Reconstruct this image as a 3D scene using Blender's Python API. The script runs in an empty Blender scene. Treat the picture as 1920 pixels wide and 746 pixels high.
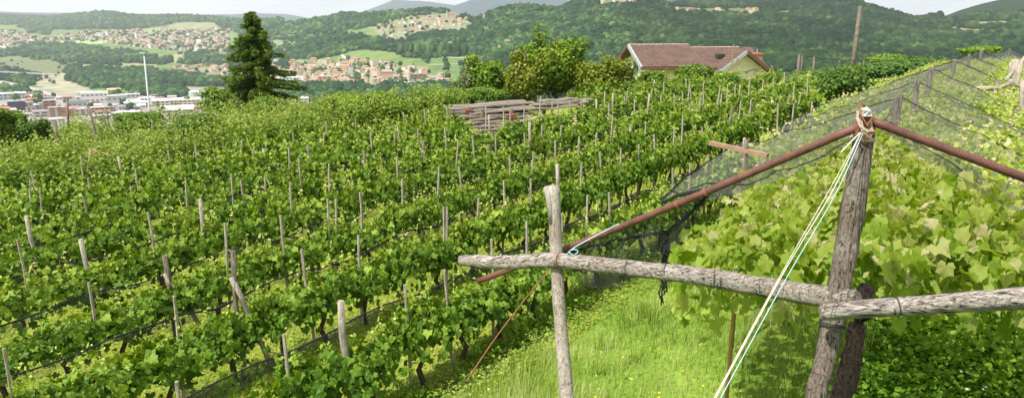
import bpy, math, random
import numpy as np
random.seed(7); RNG = np.random.default_rng(11)
SC = bpy.context.scene; COL = SC.collection
R = math.radians
# ------------------------------------------------------------------ camera model
F = 1350.0; PITCH = R(13.65); CP = math.cos(PITCH); SP = math.sin(PITCH)
def unproj(px, py, d):
    u = (px-960)/F; v = (373-py)/F
    return np.array([u*d, (CP+v*SP)*d, (v*CP-SP)*d])
def ray(px, py):
    return unproj(px, py, 1.0)
def proj(P):
    P = np.atleast_2d(P)
    d = P[:,1]*CP - P[:,2]*SP
    v = P[:,2]*CP + P[:,1]*SP
    d = np.where(np.abs(d) < 1e-6, 1e-6, d)
    return 960+F*P[:,0]/d, 373-F*v/d, d
# ------------------------------------------------------------------ noise
_L = np.random.default_rng(3).random((256,256))
def vnoise(x, y):
    x = np.asarray(x, float); y = np.asarray(y, float)
    xi = np.floor(x).astype(int); yi = np.floor(y).astype(int)
    fx = x-xi; fy = y-yi
    fx = fx*fx*(3-2*fx); fy = fy*fy*(3-2*fy)
    a = _L[xi % 256, yi % 256]; b = _L[(xi+1) % 256, yi % 256]
    c = _L[xi % 256, (yi+1) % 256]; d = _L[(xi+1) % 256, (yi+1) % 256]
    return (a*(1-fx)+b*fx)*(1-fy)+(c*(1-fx)+d*fx)*fy
def fbm(x, y, o=4):
    s = 0; a = .5; t = 0
    for i in range(o):
        s = s+a*vnoise(x*2**i+17*i, y*2**i+31*i); t += a; a *= .5
    return s/t
def inpoly(x, y, poly):
    x = np.asarray(x, float); y = np.asarray(y, float)
    r = np.zeros(x.shape, bool); n = len(poly)
    for i in range(n):
        x0, y0 = poly[i]; x1, y1 = poly[(i+1) % n]
        if y0 == y1: continue
        c = ((y0 > y) != (y1 > y)) & (x < (x1-x0)*(y-y0)/(y1-y0)+x0)
        r ^= c
    return r
# ------------------------------------------------------------------ terrain height
# each column: pixel x, then 8 (pixel y, metres) the hillside passes through, near to far
CT = [
 (-400,[(250,950),(200,1300),(150,1900),(110,2800),(80,3800),(60,4600),(42,5300),(24,6000)]),
 (0,   [(250,950),(200,1300),(150,1900),(110,2800),(80,3800),(60,4600),(42,5300),(22,6000)]),
 (95,  [(250,950),(200,1300),(150,1900),(110,2800),(80,3800),(60,4500),(45,5200),(29,6000)]),
 (150, [(250,950),(200,1300),(150,1900),(110,2700),(80,3700),(60,4400),(42,5000),(27,5700)]),
 (200, [(250,950),(200,1300),(150,1900),(110,2700),(80,3600),(60,4200),(40,4800),(22,5400)]),
 (250, [(250,950),(200,1300),(155,1800),(120,2400),(90,3200),(66,4000),(45,4700),(29,5400)]),
 (350, [(250,950),(200,1300),(160,1750),(130,2250),(100,2950),(72,3800),(50,4600),(29,5300)]),
 (440, [(250,950),(200,1300),(165,1700),(135,2150),(105,2750),(75,3600),(52,4400),(36,5200)]),
 (500, [(250,950),(200,1270),(165,1600),(135,1950),(105,2400),(78,3000),(55,3700),(38,4300)]),
 (570, [(250,950),(200,1250),(162,1500),(135,1750),(108,2000),(80,2500),(55,3100),(36,3700)]),
 (640, [(250,950),(198,1250),(160,1480),(132,1700),(105,1950),(76,2400),(50,2900),(28,3400)]),
 (700, [(250,950),(195,1250),(160,1450),(130,1650),(100,1900),(70,2300),(45,2700),(24,3200)]),
 (780, [(250,950),(195,1250),(160,1450),(130,1650),(100,1850),(70,2200),(45,2600),(20,3000)]),
 (850, [(250,950),(192,1220),(155,1420),(125,1600),(96,1820),(68,2150),(45,2500),(22,2900)]),
 (893, [(250,930),(190,1180),(152,1380),(122,1570),(93,1800),(70,2080),(52,2350),(37,2650)]),
 (935, [(250,900),(185,1120),(148,1300),(118,1480),(88,1720),(62,1980),(42,2220),(22,2480)]),
 (985, [(250,880),(185,1090),(145,1260),(113,1440),(84,1680),(57,1920),(34,2150),(12,2380)]),
 (1040,[(250,860),(182,1060),(142,1230),(111,1410),(82,1660),(54,1900),(34,2120),(18,2350)]),
 (1080,[(250,850),(180,1050),(140,1200),(110,1400),(80,1650),(50,1900),(25,2100),(3,2300)]),
 (1140,[(250,850),(180,1040),(140,1180),(110,1370),(78,1620),(46,1880),(18,2080),(-6,2300)]),
 (1200,[(250,840),(180,1020),(140,1160),(110,1350),(78,1600),(46,1850),(20,2060),(-3,2260)]),
 (1255,[(250,820),(180,1000),(140,1130),(110,1320),(78,1580),(50,1840),(30,2060),(11,2350)]),
 (1300,[(250,800),(180,950),(140,1100),(110,1300),(76,1580),(46,1880),(25,2250),(-6,3200)]),
 (1450,[(250,800),(180,950),(140,1100),(110,1300),(76,1570),(45,1860),(22,2250),(-9,3200)]),
 (1540,[(250,800),(180,950),(140,1100),(110,1300),(78,1550),(48,1820),(22,2150),(-10,2700)]),
 (1600,[(250,800),(180,950),(140,1100),(110,1290),(80,1530),(52,1780),(27,2050),(3,2400)]),
 (1650,[(250,800),(180,950),(140,1100),(112,1290),(85,1520),(60,1750),(39,2000),(20,2320)]),
 (1712,[(250,800),(180,950),(140,1100),(115,1290),(92,1500),(72,1720),(54,1980),(39,2350)]),
 (1760,[(250,800),(180,950),(140,1100),(114,1300),(90,1530),(68,1780),(48,2080),(29,2450)]),
 (1810,[(250,800),(180,950),(140,1100),(112,1310),(86,1560),(60,1850),(38,2150),(14,2550)]),
 (1860,[(250,800),(180,950),(140,1100),(110,1320),(80,1600),(52,1900),(26,2250),(0,2650)]),
 (1920,[(250,800),(180,950),(140,1100),(106,1330),(72,1650),(40,2000),(10,2350),(-20,2750)]),
 (2300,[(250,800),(180,950),(140,1100),(100,1350),(60,1700),(20,2100),(-20,2450),(-60,2850)]),
]
AZ = np.radians(np.linspace(-50, 50, 501)); LR = np.linspace(math.log(300), math.log(22000), 420)
def _grid():
    azc = np.array([math.atan2(c[0]-960, 1389.0) for c in CT])
    NA = len(AZ); m = 8
    rr = np.zeros((len(CT), m)); zz = np.zeros((len(CT), m))
    for i, (px, L) in enumerate(CT):
        for j, (py, d) in enumerate(L):
            p = unproj(px, py, d); rr[i,j] = math.hypot(p[0], p[1]); zz[i,j] = p[2]
    r2 = np.stack([np.interp(AZ, azc, rr[:,j]) for j in range(m)], 1)
    z2 = np.stack([np.interp(AZ, azc, zz[:,j]) for j in range(m)], 1)
    G = np.zeros((NA, len(LR)))
    for i in range(NA):
        r = np.concatenate([[300, 600], r2[i], [r2[i,-1]*1.12, r2[i,-1]*1.5, 22000]])
        z = np.concatenate([[-150, -148], z2[i], [z2[i,-1]-25, -60, -150]])
        G[i] = np.interp(LR, np.log(r), z)
    k = np.array([1,4,6,4,1.])/16
    for _ in range(2):
        P = np.pad(G, ((0,0),(2,2)), 'edge'); G = sum(k[q]*P[:,q:q+G.shape[1]] for q in range(5))
    P = np.pad(G, ((2,2),(0,0)), 'edge'); G = sum(k[q]*P[q:q+G.shape[0]] for q in range(5))
    return G
GRID = _grid()
def far_z(x, y):
    a = np.arctan2(x, y); r = np.hypot(x, y)
    fa = np.clip((a-AZ[0])/(AZ[1]-AZ[0]), 0, len(AZ)-1.001)
    fr = np.clip((np.log(np.maximum(r, 1))-LR[0])/(LR[1]-LR[0]), 0, len(LR)-1.001)
    i = fa.astype(int); j = fr.astype(int); u = fa-i; v = fr-j
    z = (GRID[i,j]*(1-u)+GRID[i+1,j]*u)*(1-v)+(GRID[i,j+1]*(1-u)+GRID[i+1,j+1]*u)*v
    w = np.clip((r-1300)/900, 0, 1)*np.clip((z+140)/60, 0, 1)
    return z + w*26*(fbm(x/330, y/330, 4)-.5)
def near_z(x, y):
    r = np.hypot(x, y); a = np.arctan2(x, y)
    R0 = np.interp(a, [-.8, -.2, .1, .35, .8], [50, 46, 50, 50, 45])
    k = np.minimum(1, R0/np.maximum(r, 1e-3))
    zp = -4.2+.098*x*k-.026*y*k
    o = np.maximum(r-R0, 0)
    return zp-.36*(np.sqrt(o*o+36)-6) + .05*(fbm(x*.7, y*.7, 3)-.5)
def height(x, y):
    x = np.asarray(x, float); y = np.asarray(y, float)
    return np.maximum(near_z(x, y), np.where(np.hypot(x, y) > 250, far_z(x, y), -400))
TS = np.exp(np.linspace(math.log(320), math.log(9000), 1400))
def hit(px, py):
    """the valley point seen at a place in the frame (beyond the crest)"""
    d = ray(px, py); P = TS[:,None]*d[None,:]
    dz = P[:,2]-height(P[:,0], P[:,1])
    k = np.argmax(dz < 0)
    if dz[k] >= 0: return None
    t0, t1 = TS[k-1], TS[k]
    f = dz[k-1]/(dz[k-1]-dz[k]); t = t0+(t1-t0)*f
    p = t*d; p[2] = float(height(p[0], p[1])); return p
# ------------------------------------------------------------------ object helpers
def tag(o, label=None, cat=None, group=None, kind=None):
    if label: o['label'] = label
    if cat: o['category'] = cat
    if group: o['group'] = group
    if kind: o['kind'] = kind
    return o
def empty(name, loc, label=None, cat=None, group=None, rz=0.0):
    o = bpy.data.objects.new(name, None); COL.objects.link(o)
    o.location = tuple(float(v) for v in loc); o.rotation_euler = (0, 0, rz); o.empty_display_size = .2
    return tag(o, label, cat, group)
class MB:
    def __init__(s): s.v = []; s.f = []; s.m = []; s.n = 0
    def add(s, V, Fc, mi=0):
        V = np.asarray(V, float).reshape(-1, 3)
        s.v.append(V); s.f += [tuple(i+s.n for i in f) for f in Fc]; s.m += [mi]*len(Fc); s.n += len(V)
    def box(s, c, size, rz=0., mi=0, tilt=None):
        x, y, z = [q/2 for q in size]
        V = np.array([(a*x, b*y, g*z) for g in (-1,1) for b in (-1,1) for a in (-1,1)])
        if tilt is not None: V = V @ np.array(tilt).T
        cs, sn = math.cos(rz), math.sin(rz)
        V = np.stack([V[:,0]*cs-V[:,1]*sn, V[:,0]*sn+V[:,1]*cs, V[:,2]], 1)+np.array(c)
        s.add(V, [(0,2,3,1),(4,5,7,6),(0,1,5,4),(2,6,7,3),(0,4,6,2),(1,3,7,5)], mi)
    def tube(s, pts, rad, seg=8, mi=0, rough=0., cap=True, sq=0):
        pts = np.asarray(pts, float); n = len(pts)
        if np.isscalar(rad): rad = [rad]*n
        rings = []; ref = np.array([.13,.21,.97])
        ph = RNG.random(seg)*rough
        for i in range(n):
            t = pts[min(i+1, n-1)]-pts[max(i-1, 0)]; t = t/(np.linalg.norm(t)+1e-9)
            if abs(t @ ref) > .95: ref = np.array([.97,.1,.13])
            a = np.cross(t, ref); a /= np.linalg.norm(a); b = np.cross(t, a)
            th = np.arange(seg)*2*math.pi/seg
            rr = rad[i]*(1+ph+(RNG.random(seg)-.5)*rough*.7)
            rings.append(pts[i]+np.outer(np.cos(th)*rr, a)+np.outer(np.sin(th)*rr, b))
        V = np.concatenate(rings); Fc = []
        for i in range(n-1):
            for j in range(seg):
                k = (j+1) % seg
                Fc.append((i*seg+j, i*seg+k, (i+1)*seg+k, (i+1)*seg+j))
        if cap:
            Fc.append(tuple(range(seg-1, -1, -1))); Fc.append(tuple((n-1)*seg+j for j in range(seg)))
        s.add(V, Fc, mi)
    def build(s, name, mats, parent=None, smooth=False, rnd=None):
        me = bpy.data.meshes.new(name)
        V = np.concatenate(s.v) if s.v else np.zeros((0,3))
        me.from_pydata(V.tolist(), [], s.f)
        mats = mats if isinstance(mats, (list, tuple)) else [mats]
        for m in mats: me.materials.append(m)
        if len(mats) > 1: me.polygons.foreach_set('material_index', s.m)
        if smooth: me.polygons.foreach_set('use_smooth', [len(f) < 6 for f in s.f])
        me.update()
        o = bpy.data.objects.new(name, me); COL.objects.link(o)
        if parent is not None: o.parent = parent
        return o
def fastmesh(name, V, Fc, mat, rnd=None, smooth=False):
    """V (n,3), Fc (m,k) all polygons of k corners"""
    V = np.ascontiguousarray(V, np.float32); Fc = np.ascontiguousarray(Fc, np.int32)
    me = bpy.data.meshes.new(name); k = Fc.shape[1]
    me.vertices.add(len(V)); me.vertices.foreach_set('co', V.ravel())
    me.loops.add(Fc.size); me.loops.foreach_set('vertex_index', Fc.ravel())
    me.polygons.add(len(Fc)); me.polygons.foreach_set('loop_start', np.arange(0, Fc.size, k, dtype=np.int32))
    try: me.polygons.foreach_set('loop_total', np.full(len(Fc), k, np.int32))
    except Exception: pass
    if smooth: me.polygons.foreach_set('use_smooth', np.ones(len(Fc), bool))
    me.update(calc_edges=True)
    if rnd is not None:
        at = me.attributes.new('rnd', 'FLOAT', 'POINT'); at.data.foreach_set('value', np.asarray(rnd, np.float32))
    for m in (mat if isinstance(mat, (list, tuple)) else [mat]): me.materials.append(m)
    return me
def link(name, me, parent=None, loc=None):
    o = bpy.data.objects.new(name, me); COL.objects.link(o)
    if parent is not None: o.parent = parent
    if loc is not None: o.location = tuple(float(v) for v in loc)
    return o
def scatter(tv, tf, P, N, T, S, rnd):
    """copies of a leaf (tv in its own x=side, y=tip, z=normal) placed at P"""
    P = np.asarray(P, float); N = np.asarray(N, float); T = np.asarray(T, float)
    N = N/(np.linalg.norm(N, axis=1, keepdims=True)+1e-9)
    T = T-(T*N).sum(1, keepdims=True)*N; T = T/(np.linalg.norm(T, axis=1, keepdims=True)+1e-9)
    X = np.cross(T, N); S = np.asarray(S, float)
    if S.ndim == 1: S = np.stack([S,S,S], 1)
    V = (P[:,None,:]+(tv[None,:,0,None]*S[:,None,0,None])*X[:,None,:]
         +(tv[None,:,1,None]*S[:,None,1,None])*T[:,None,:]+(tv[None,:,2,None]*S[:,None,2,None])*N[:,None,:])
    n, k = len(P), len(tv)
    Fc = (np.asarray(tf)[None]+(np.arange(n)*k)[:,None,None]).reshape(-1, len(tf[0]))
    return V.reshape(-1, 3), Fc, np.repeat(rnd, k)
ORD = ['zeroth','first','second','third','fourth','fifth','sixth','seventh','eighth','ninth','tenth','eleventh','twelfth','thirteenth',
 'fourteenth','fifteenth','sixteenth','seventeenth','eighteenth','nineteenth']
TEN = {2:'twenty',3:'thirty',4:'forty',5:'fifty',6:'sixty',7:'seventy',8:'eighty',9:'ninety'}
def ordn(n):
    if n < 20: return ORD[n]
    if n < 100:
        return TEN[n//10][:-1]+'ieth' if n % 10 == 0 else TEN[n//10]+'-'+ORD[n % 10]
    h = 'hundred' if n < 200 else 'two hundred'
    return h+'th' if n % 100 == 0 else h+' and '+ordn(n % 100)
# ------------------------------------------------------------------ materials
def mat(name):
    m = bpy.data.materials.new(name); m.use_nodes = True
    nt = m.node_tree; nt.nodes.clear(); out = nt.nodes.new('ShaderNodeOutputMaterial')
    return m, nt, out
def N_(nt, t, **kw):
    n = nt.nodes.new(t)
    for k, v in kw.items():
        if k in n.inputs: n.inputs[k].default_value = v
        else: setattr(n, k, v)
    return n
def ramp(nt, stops, fac=None):
    n = nt.nodes.new('ShaderNodeValToRGB'); cr = n.color_ramp
    while len(cr.elements) < len(stops): cr.elements.new(.5)
    for e, (p, c) in zip(cr.elements, stops): e.position = p; e.color = (*c, 1)
    if fac is not None: nt.links.new(fac, n.inputs[0])
    return n
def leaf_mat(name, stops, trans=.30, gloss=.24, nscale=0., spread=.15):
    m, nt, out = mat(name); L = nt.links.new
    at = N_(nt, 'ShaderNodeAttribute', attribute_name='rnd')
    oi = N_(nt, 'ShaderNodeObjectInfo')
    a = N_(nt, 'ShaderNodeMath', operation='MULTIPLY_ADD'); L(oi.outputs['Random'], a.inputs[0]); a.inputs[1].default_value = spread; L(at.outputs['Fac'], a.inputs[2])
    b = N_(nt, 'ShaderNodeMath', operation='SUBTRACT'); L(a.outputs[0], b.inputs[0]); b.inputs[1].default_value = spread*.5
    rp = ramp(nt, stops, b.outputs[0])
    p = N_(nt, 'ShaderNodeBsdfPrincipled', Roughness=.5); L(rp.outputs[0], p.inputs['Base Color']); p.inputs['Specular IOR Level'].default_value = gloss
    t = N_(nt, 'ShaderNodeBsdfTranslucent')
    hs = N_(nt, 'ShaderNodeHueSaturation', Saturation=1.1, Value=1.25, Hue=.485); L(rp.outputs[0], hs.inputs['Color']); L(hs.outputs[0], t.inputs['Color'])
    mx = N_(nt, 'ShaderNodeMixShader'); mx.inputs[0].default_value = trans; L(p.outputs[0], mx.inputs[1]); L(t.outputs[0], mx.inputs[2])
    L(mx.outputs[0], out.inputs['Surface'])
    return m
def plain(name, col, rough=.7, var=.25, scale=6., bump=0., metal=0., stretch=(1,1,1), col2=None, detail=5., gloss=.3, obj_var=0.):
    m, nt, out = mat(name); L = nt.links.new
    tc = N_(nt, 'ShaderNodeTexCoord'); mp = N_(nt, 'ShaderNodeMapping'); mp.inputs['Scale'].default_value = stretch
    L(tc.outputs['Object'], mp.inputs['Vector'])
    no = N_(nt, 'ShaderNodeTexNoise', Scale=scale, Detail=detail, Roughness=.65); L(mp.outputs[0], no.inputs['Vector'])
    c2 = col2 if col2 else tuple(c*(1-var) for c in col); c1 = tuple(min(1, c*(1+var*.6)) for c in col)
    rp = ramp(nt, [(.3, c2), (.7, c1)], no.outputs['Fac']); o = rp.outputs[0]
    if obj_var:
        oi = N_(nt, 'ShaderNodeObjectInfo'); hs = N_(nt, 'ShaderNodeHueSaturation')
        q = N_(nt, 'ShaderNodeMapRange'); L(oi.outputs['Random'], q.inputs[0]); q.inputs[3].default_value = 1-obj_var; q.inputs[4].default_value = 1+obj_var
        L(q.outputs[0], hs.inputs['Value']); L(o, hs.inputs['Color']); o = hs.outputs[0]
    p = N_(nt, 'ShaderNodeBsdfPrincipled', Roughness=rough, Metallic=metal); L(o, p.inputs['Base Color']); p.inputs['Specular IOR Level'].default_value = gloss
    if bump:
        b = N_(nt, 'ShaderNodeBump', Strength=bump, Distance=.02); L(no.outputs['Fac'], b.inputs['Height']); L(b.outputs[0], p.inputs['Normal'])
    L(p.outputs[0], out.inputs['Surface'])
    return m
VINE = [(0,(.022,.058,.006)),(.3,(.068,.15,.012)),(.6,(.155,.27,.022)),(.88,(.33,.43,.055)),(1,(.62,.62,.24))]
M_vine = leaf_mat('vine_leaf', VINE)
M_vine2 = leaf_mat('pergola_leaf', [(0,(.07,.145,.012)),(.28,(.21,.34,.03)),(.6,(.36,.48,.07)),(.88,(.48,.54,.14)),(1,(.68,.60,.38))], trans=.5)
M_bushv = leaf_mat('loose_vine_leaf', [(0,(.04,.09,.010)),(.35,(.10,.19,.02)),(.7,(.19,.29,.035)),(1,(.34,.39,.09))])
M_fine = leaf_mat('shrub_leaf', [(0,(.03,.07,.010)),(.5,(.08,.16,.02)),(1,(.18,.27,.04))])
M_tree = leaf_mat('tree_leaf', [(0,(.05,.11,.010)),(.5,(.15,.26,.02)),(.9,(.28,.38,.04)),(1,(.38,.45,.08))])
M_cherry = leaf_mat('cherry_leaf', [(0,(.07,.105,.010)),(.45,(.17,.215,.02)),(.84,(.30,.33,.04)),(.93,(.34,.18,.04)),(1,(.50,.10,.04))])
M_olive = leaf_mat('pale_leaf', [(0,(.06,.09,.03)),(.5,(.13,.17,.06)),(1,(.24,.27,.11))])
M_spruce = leaf_mat('spruce_needle', [(0,(.018,.045,.006)),(.5,(.062,.125,.012)),(.85,(.14,.21,.022)),(1,(.24,.28,.04))], trans=.15, gloss=.2)
M_grass = leaf_mat('grass_blade', [(0,(.10,.18,.02)),(.3,(.23,.34,.05)),(.65,(.44,.52,.15)),(1,(.68,.66,.40))], trans=.4, gloss=.25)
M_clover = leaf_mat('ground_cover_leaf', [(0,(.12,.17,.018)),(.5,(.28,.35,.04)),(1,(.46,.48,.12))], trans=.35)
M_weed = leaf_mat('weed_leaf', [(0,(.07,.17,.012)),(.5,(.22,.40,.035)),(1,(.42,.56,.09))], trans=.4)
M_shoot = plain('green_shoot', (.30,.36,.08), .6, .2)
M_bark = plain('vine_bark', (.085,.06,.045), .95, .5, 18, .9, stretch=(1,1,.25))
M_trunk = plain('tree_bark', (.12,.09,.07), .95, .4, 10, .8, stretch=(1,1,.3))
M_rust = plain('rusty_pipe', (.145,.056,.040), .6, .5, 9, .35, col2=(.075,.03,.024), gloss=.45)
M_rope = plain('white_cord', (.58,.55,.46), .85, .3, 30)
M_blue = plain('pale_blue_cord', (.42,.62,.70), .6, .15, 30)
M_twine = plain('frayed_twine', (.50,.42,.32), .9, .35, 40)
M_wire = plain('dark_wire', (.045,.045,.04), .6, .2, 30)
M_tie = plain('green_wire', (.03,.10,.09), .6, .2, 30)
M_redtie = plain('rusty_tie', (.30,.12,.06), .8, .3, 30)
M_black = plain('black_net_roll', (.018,.019,.021), .85, .4, 25, .5)
def wood_mat(name, light, dark, crack, vert=True):
    m, nt, out = mat(name); L = nt.links.new
    tc = N_(nt, 'ShaderNodeTexCoord'); mp = N_(nt, 'ShaderNodeMapping')
    mp.inputs['Scale'].default_value = (14,14,.9) if vert else (.9,14,14)
    L(tc.outputs['Object'], mp.inputs['Vector'])
    no = N_(nt, 'ShaderNodeTexNoise', Scale=4.2, Detail=10, Roughness=.72, Distortion=1.1); L(mp.outputs[0], no.inputs['Vector'])
    rp = ramp(nt, [(.385, crack), (.45, dark), (.56, light), (.75, tuple(min(1,c*1.25) for c in light))], no.outputs['Fac'])
    n2 = N_(nt, 'ShaderNodeTexNoise', Scale=3.5, Detail=3); L(tc.outputs['Object'], n2.inputs['Vector'])
    r2 = ramp(nt, [(.35,(.68,.62,.56)),(.65,(1.,1.,1.))], n2.outputs['Fac'])
    mx = N_(nt, 'ShaderNodeMix', data_type='RGBA', blend_type='MULTIPLY'); mx.inputs[0].default_value = .8
    L(rp.outputs[0], mx.inputs[6]); L(r2.outputs[0], mx.inputs[7])
    p = N_(nt, 'ShaderNodeBsdfPrincipled', Roughness=.88); L(mx.outputs[2], p.inputs['Base Color']); p.inputs['Specular IOR Level'].default_value = .2
    b = N_(nt, 'ShaderNodeBump', Strength=1., Distance=.022); L(no.outputs['Fac'], b.inputs['Height']); L(b.outputs[0], p.inputs['Normal'])
    L(p.outputs[0], out.inputs['Surface']); return m
M_post = wood_mat('weathered_post', (.27,.235,.195), (.145,.12,.097), (.028,.021,.016))
M_rail = wood_mat('weathered_rail', (.50,.465,.42), (.235,.195,.165), (.03,.023,.02), False)
M_stake = wood_mat('grey_stake', (.52,.48,.41), (.37,.33,.27), (.14,.12,.10))
M_stump = wood_mat('vine_stump_bark', (.17,.125,.10), (.075,.052,.042), (.015,.011,.009))
M_plank = wood_mat('weathered_plank', (.34,.30,.25), (.19,.165,.14), (.05,.04,.035), False)
M_lath = plain('brown_lath', (.32,.20,.13), .8, .25, 12, .2)
def net_mat(name, dens, col=(.10,.105,.10), fine=420.):
    m, nt, out = mat(name); L = nt.links.new
    tc = N_(nt, 'ShaderNodeTexCoord')
    no = N_(nt, 'ShaderNodeTexNoise', Scale=1.1, Detail=5, Roughness=.6, Distortion=1.2); L(tc.outputs['Object'], no.inputs['Vector'])
    mp = N_(nt, 'ShaderNodeMapRange'); L(no.outputs['Fac'], mp.inputs[0]); mp.inputs[1].default_value = .3; mp.inputs[2].default_value = .72
    mp.inputs[3].default_value = dens*.55; mp.inputs[4].default_value = min(.95, dens*1.6)
    wv = N_(nt, 'ShaderNodeTexWave', Scale=fine*.05, Distortion=1.5); wv.bands_direction = 'X'; L(tc.outputs['UV'], wv.inputs['Vector'])
    ml = N_(nt, 'ShaderNodeMath', operation='MULTIPLY_ADD'); L(wv.outputs['Fac'], ml.inputs[0]); ml.inputs[1].default_value = .22; L(mp.outputs[0], ml.inputs[2])
    sb = N_(nt, 'ShaderNodeMath', operation='SUBTRACT', use_clamp=True); L(ml.outputs[0], sb.inputs[0]); sb.inputs[1].default_value = .11
    d = N_(nt, 'ShaderNodeBsdfDiffuse'); d.inputs['Color'].default_value = (*col, 1)
    t = N_(nt, 'ShaderNodeBsdfTransparent')
    mx = N_(nt, 'ShaderNodeMixShader'); L(sb.outputs[0], mx.inputs[0]); L(t.outputs[0], mx.inputs[1]); L(d.outputs[0], mx.inputs[2])
    L(mx.outputs[0], out.inputs['Surface']); return m
M_net = net_mat('bird_net', .27, (.15,.155,.15)); M_netd = net_mat('doubled_net', .5, (.06,.062,.064)); M_netk = net_mat('rolled_net_edge', .72, (.03,.032,.034))
def roof_mat(name, col, var=.3, sc=.8):
    return plain(name, col, .85, var, sc, 0, obj_var=.22)
# ------------------------------------------------------------------ world, sun, camera
W = bpy.data.worlds.new("World"); SC.world = W; W.use_nodes = True
nt = W.node_tree; nt.nodes.clear(); L = nt.links.new
SUN_EL = R(57); SUN_DIR = np.array([-.76,-.65,0.]); SUN_DIR /= np.linalg.norm(SUN_DIR)
sk = nt.nodes.new('ShaderNodeTexSky'); sk.sky_type = 'NISHITA'; sk.sun_disc = False
sk.sun_elevation = SUN_EL; sk.sun_rotation = math.atan2(SUN_DIR[0], SUN_DIR[1]); sk.air_density = 1.; sk.dust_density = 2.; sk.ozone_density = 1.; sk.altitude = 450
tc = nt.nodes.new('ShaderNodeTexCoord'); mp = nt.nodes.new('ShaderNodeMapping'); mp.inputs['Scale'].default_value = (1,1,4.5); L(tc.outputs['Generated'], mp.inputs[0])
no = N_(nt, 'ShaderNodeTexNoise', Scale=3.2, Detail=9, Roughness=.62, Distortion=.35); L(mp.outputs[0], no.inputs['Vector'])
r1 = ramp(nt, [(.30,(0,0,0)),(.46,(1,1,1))], no.outputs['Fac'])
n2 = N_(nt, 'ShaderNodeTexNoise', Scale=5.5, Detail=8, Roughness=.6); L(mp.outputs[0], n2.inputs['Vector'])
r2 = ramp(nt, [(.34,(8.2,8.7,9.7)),(.44,(10.2,10.5,11.)),(.58,(12.2,12.1,12.))], n2.outputs['Fac'])
mx = N_(nt, 'ShaderNodeMix', data_type='RGBA'); L(r1.outputs[0], mx.inputs[0]); L(sk.outputs[0], mx.inputs[6]); L(r2.outputs[0], mx.inputs[7])
bg = nt.nodes.new('ShaderNodeBackground'); bg.inputs[1].default_value = .065; L(mx.outputs[2], bg.inputs[0])
wo = nt.nodes.new('ShaderNodeOutputWorld'); L(bg.outputs[0], wo.inputs['Surface'])
sl = bpy.data.lights.new('sun', 'SUN'); sl.energy = 4.9; sl.angle = R(.6); sl.color = (1,.955,.88)
so = bpy.data.objects.new('sun', sl); COL.objects.link(so)
from mathutils import Vector
sv = Vector((SUN_DIR[0]*math.cos(SUN_EL), SUN_DIR[1]*math.cos(SUN_EL), math.sin(SUN_EL)))
so.rotation_euler = (-sv).to_track_quat('-Z', 'Y').to_euler(); so.location = (-40,-10,60)
cd = bpy.data.cameras.new('camera'); co = bpy.data.objects.new('camera', cd); COL.objects.link(co); SC.camera = co
cd.sensor_width = 36; cd.lens = F/1920*36; cd.clip_start = .05; cd.clip_end = 60000
co.location = (0,0,0); co.rotation_euler = (R(90)-PITCH, 0, 0)
SC.view_settings.view_transform = 'Standard'; SC.view_settings.look = 'None'; SC.view_settings.gamma = 1; SC.view_settings.exposure = .50
SC.render.resolution_x = 1024; SC.render.resolution_y = 397
cy = SC.cycles; cy.max_bounces = 6; cy.diffuse_bounces = 3; cy.transparent_max_bounces = 12; cy.volume_bounces = 1; cy.transmission_bounces = 4
cy.use_denoising = True; cy.caustics_reflective = False; cy.caustics_refractive = False
# ------------------------------------------------------------------ zones of the valley (frame outlines, turned into ground zones)
FOREST = [
 [(-300,0),(-300,50),(30,46),(60,62),(90,66),(95,55),(240,56),(300,50),(320,44),(395,42),(410,50),(440,62),(500,68),(530,60),(520,0)],
 [(-200,100),(10,98),(35,92),(60,86),(110,83),(165,86),(210,94),(250,97),(285,104),(300,112),(330,108),(345,100),(400,102),(430,108),(430,122),(350,121),(325,116),(300,124),(240,117),(225,126),(200,121),(188,130),(160,128),(140,128),(120,120),(95,112),(60,112),(40,104),(0,108),(-200,110)],
 [(130,129),(290,130),(302,150),(290,158),(270,166),(235,172),(180,170),(150,160),(128,150),(125,140)],
 [(290,136),(340,140),(430,150),(430,162),(380,163),(350,162),(300,150)], [(255,150),(345,160),(350,175),(330,186),(250,180),(240,165)],
 [(-60,130),(10,131),(70,140),(64,162),(40,158),(-60,140)],[(-50,160),(40,168),(82,188),(50,178),(-50,172)],
 [(500,168),(560,158),(620,160),(700,164),(740,162),(845,160),(850,190),(760,204),(600,200),(515,184)],
 [(490,48),(560,42),(640,28),(700,22),(770,18),(850,20),(830,26),(750,34),(725,44),(690,52),(640,58),(560,66),(500,68)],
 [(490,72),(560,68),(640,62),(700,74),(760,80),(770,66),(830,62),(885,60),(905,66),(900,104),(820,108),(760,108),(740,98),(700,94),(660,95),(640,102),(590,112),(545,112),(500,106)],
 [(425,96),(440,92),(560,112),(530,128),(500,120),(430,126)],[(425,146),(500,150),(505,168),(430,168)],[(870,150),(930,140),(930,200),(880,200)],
 [(850,20),(870,20),(905,40),(905,66),(880,62),(885,45),(860,30)],
]
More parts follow.
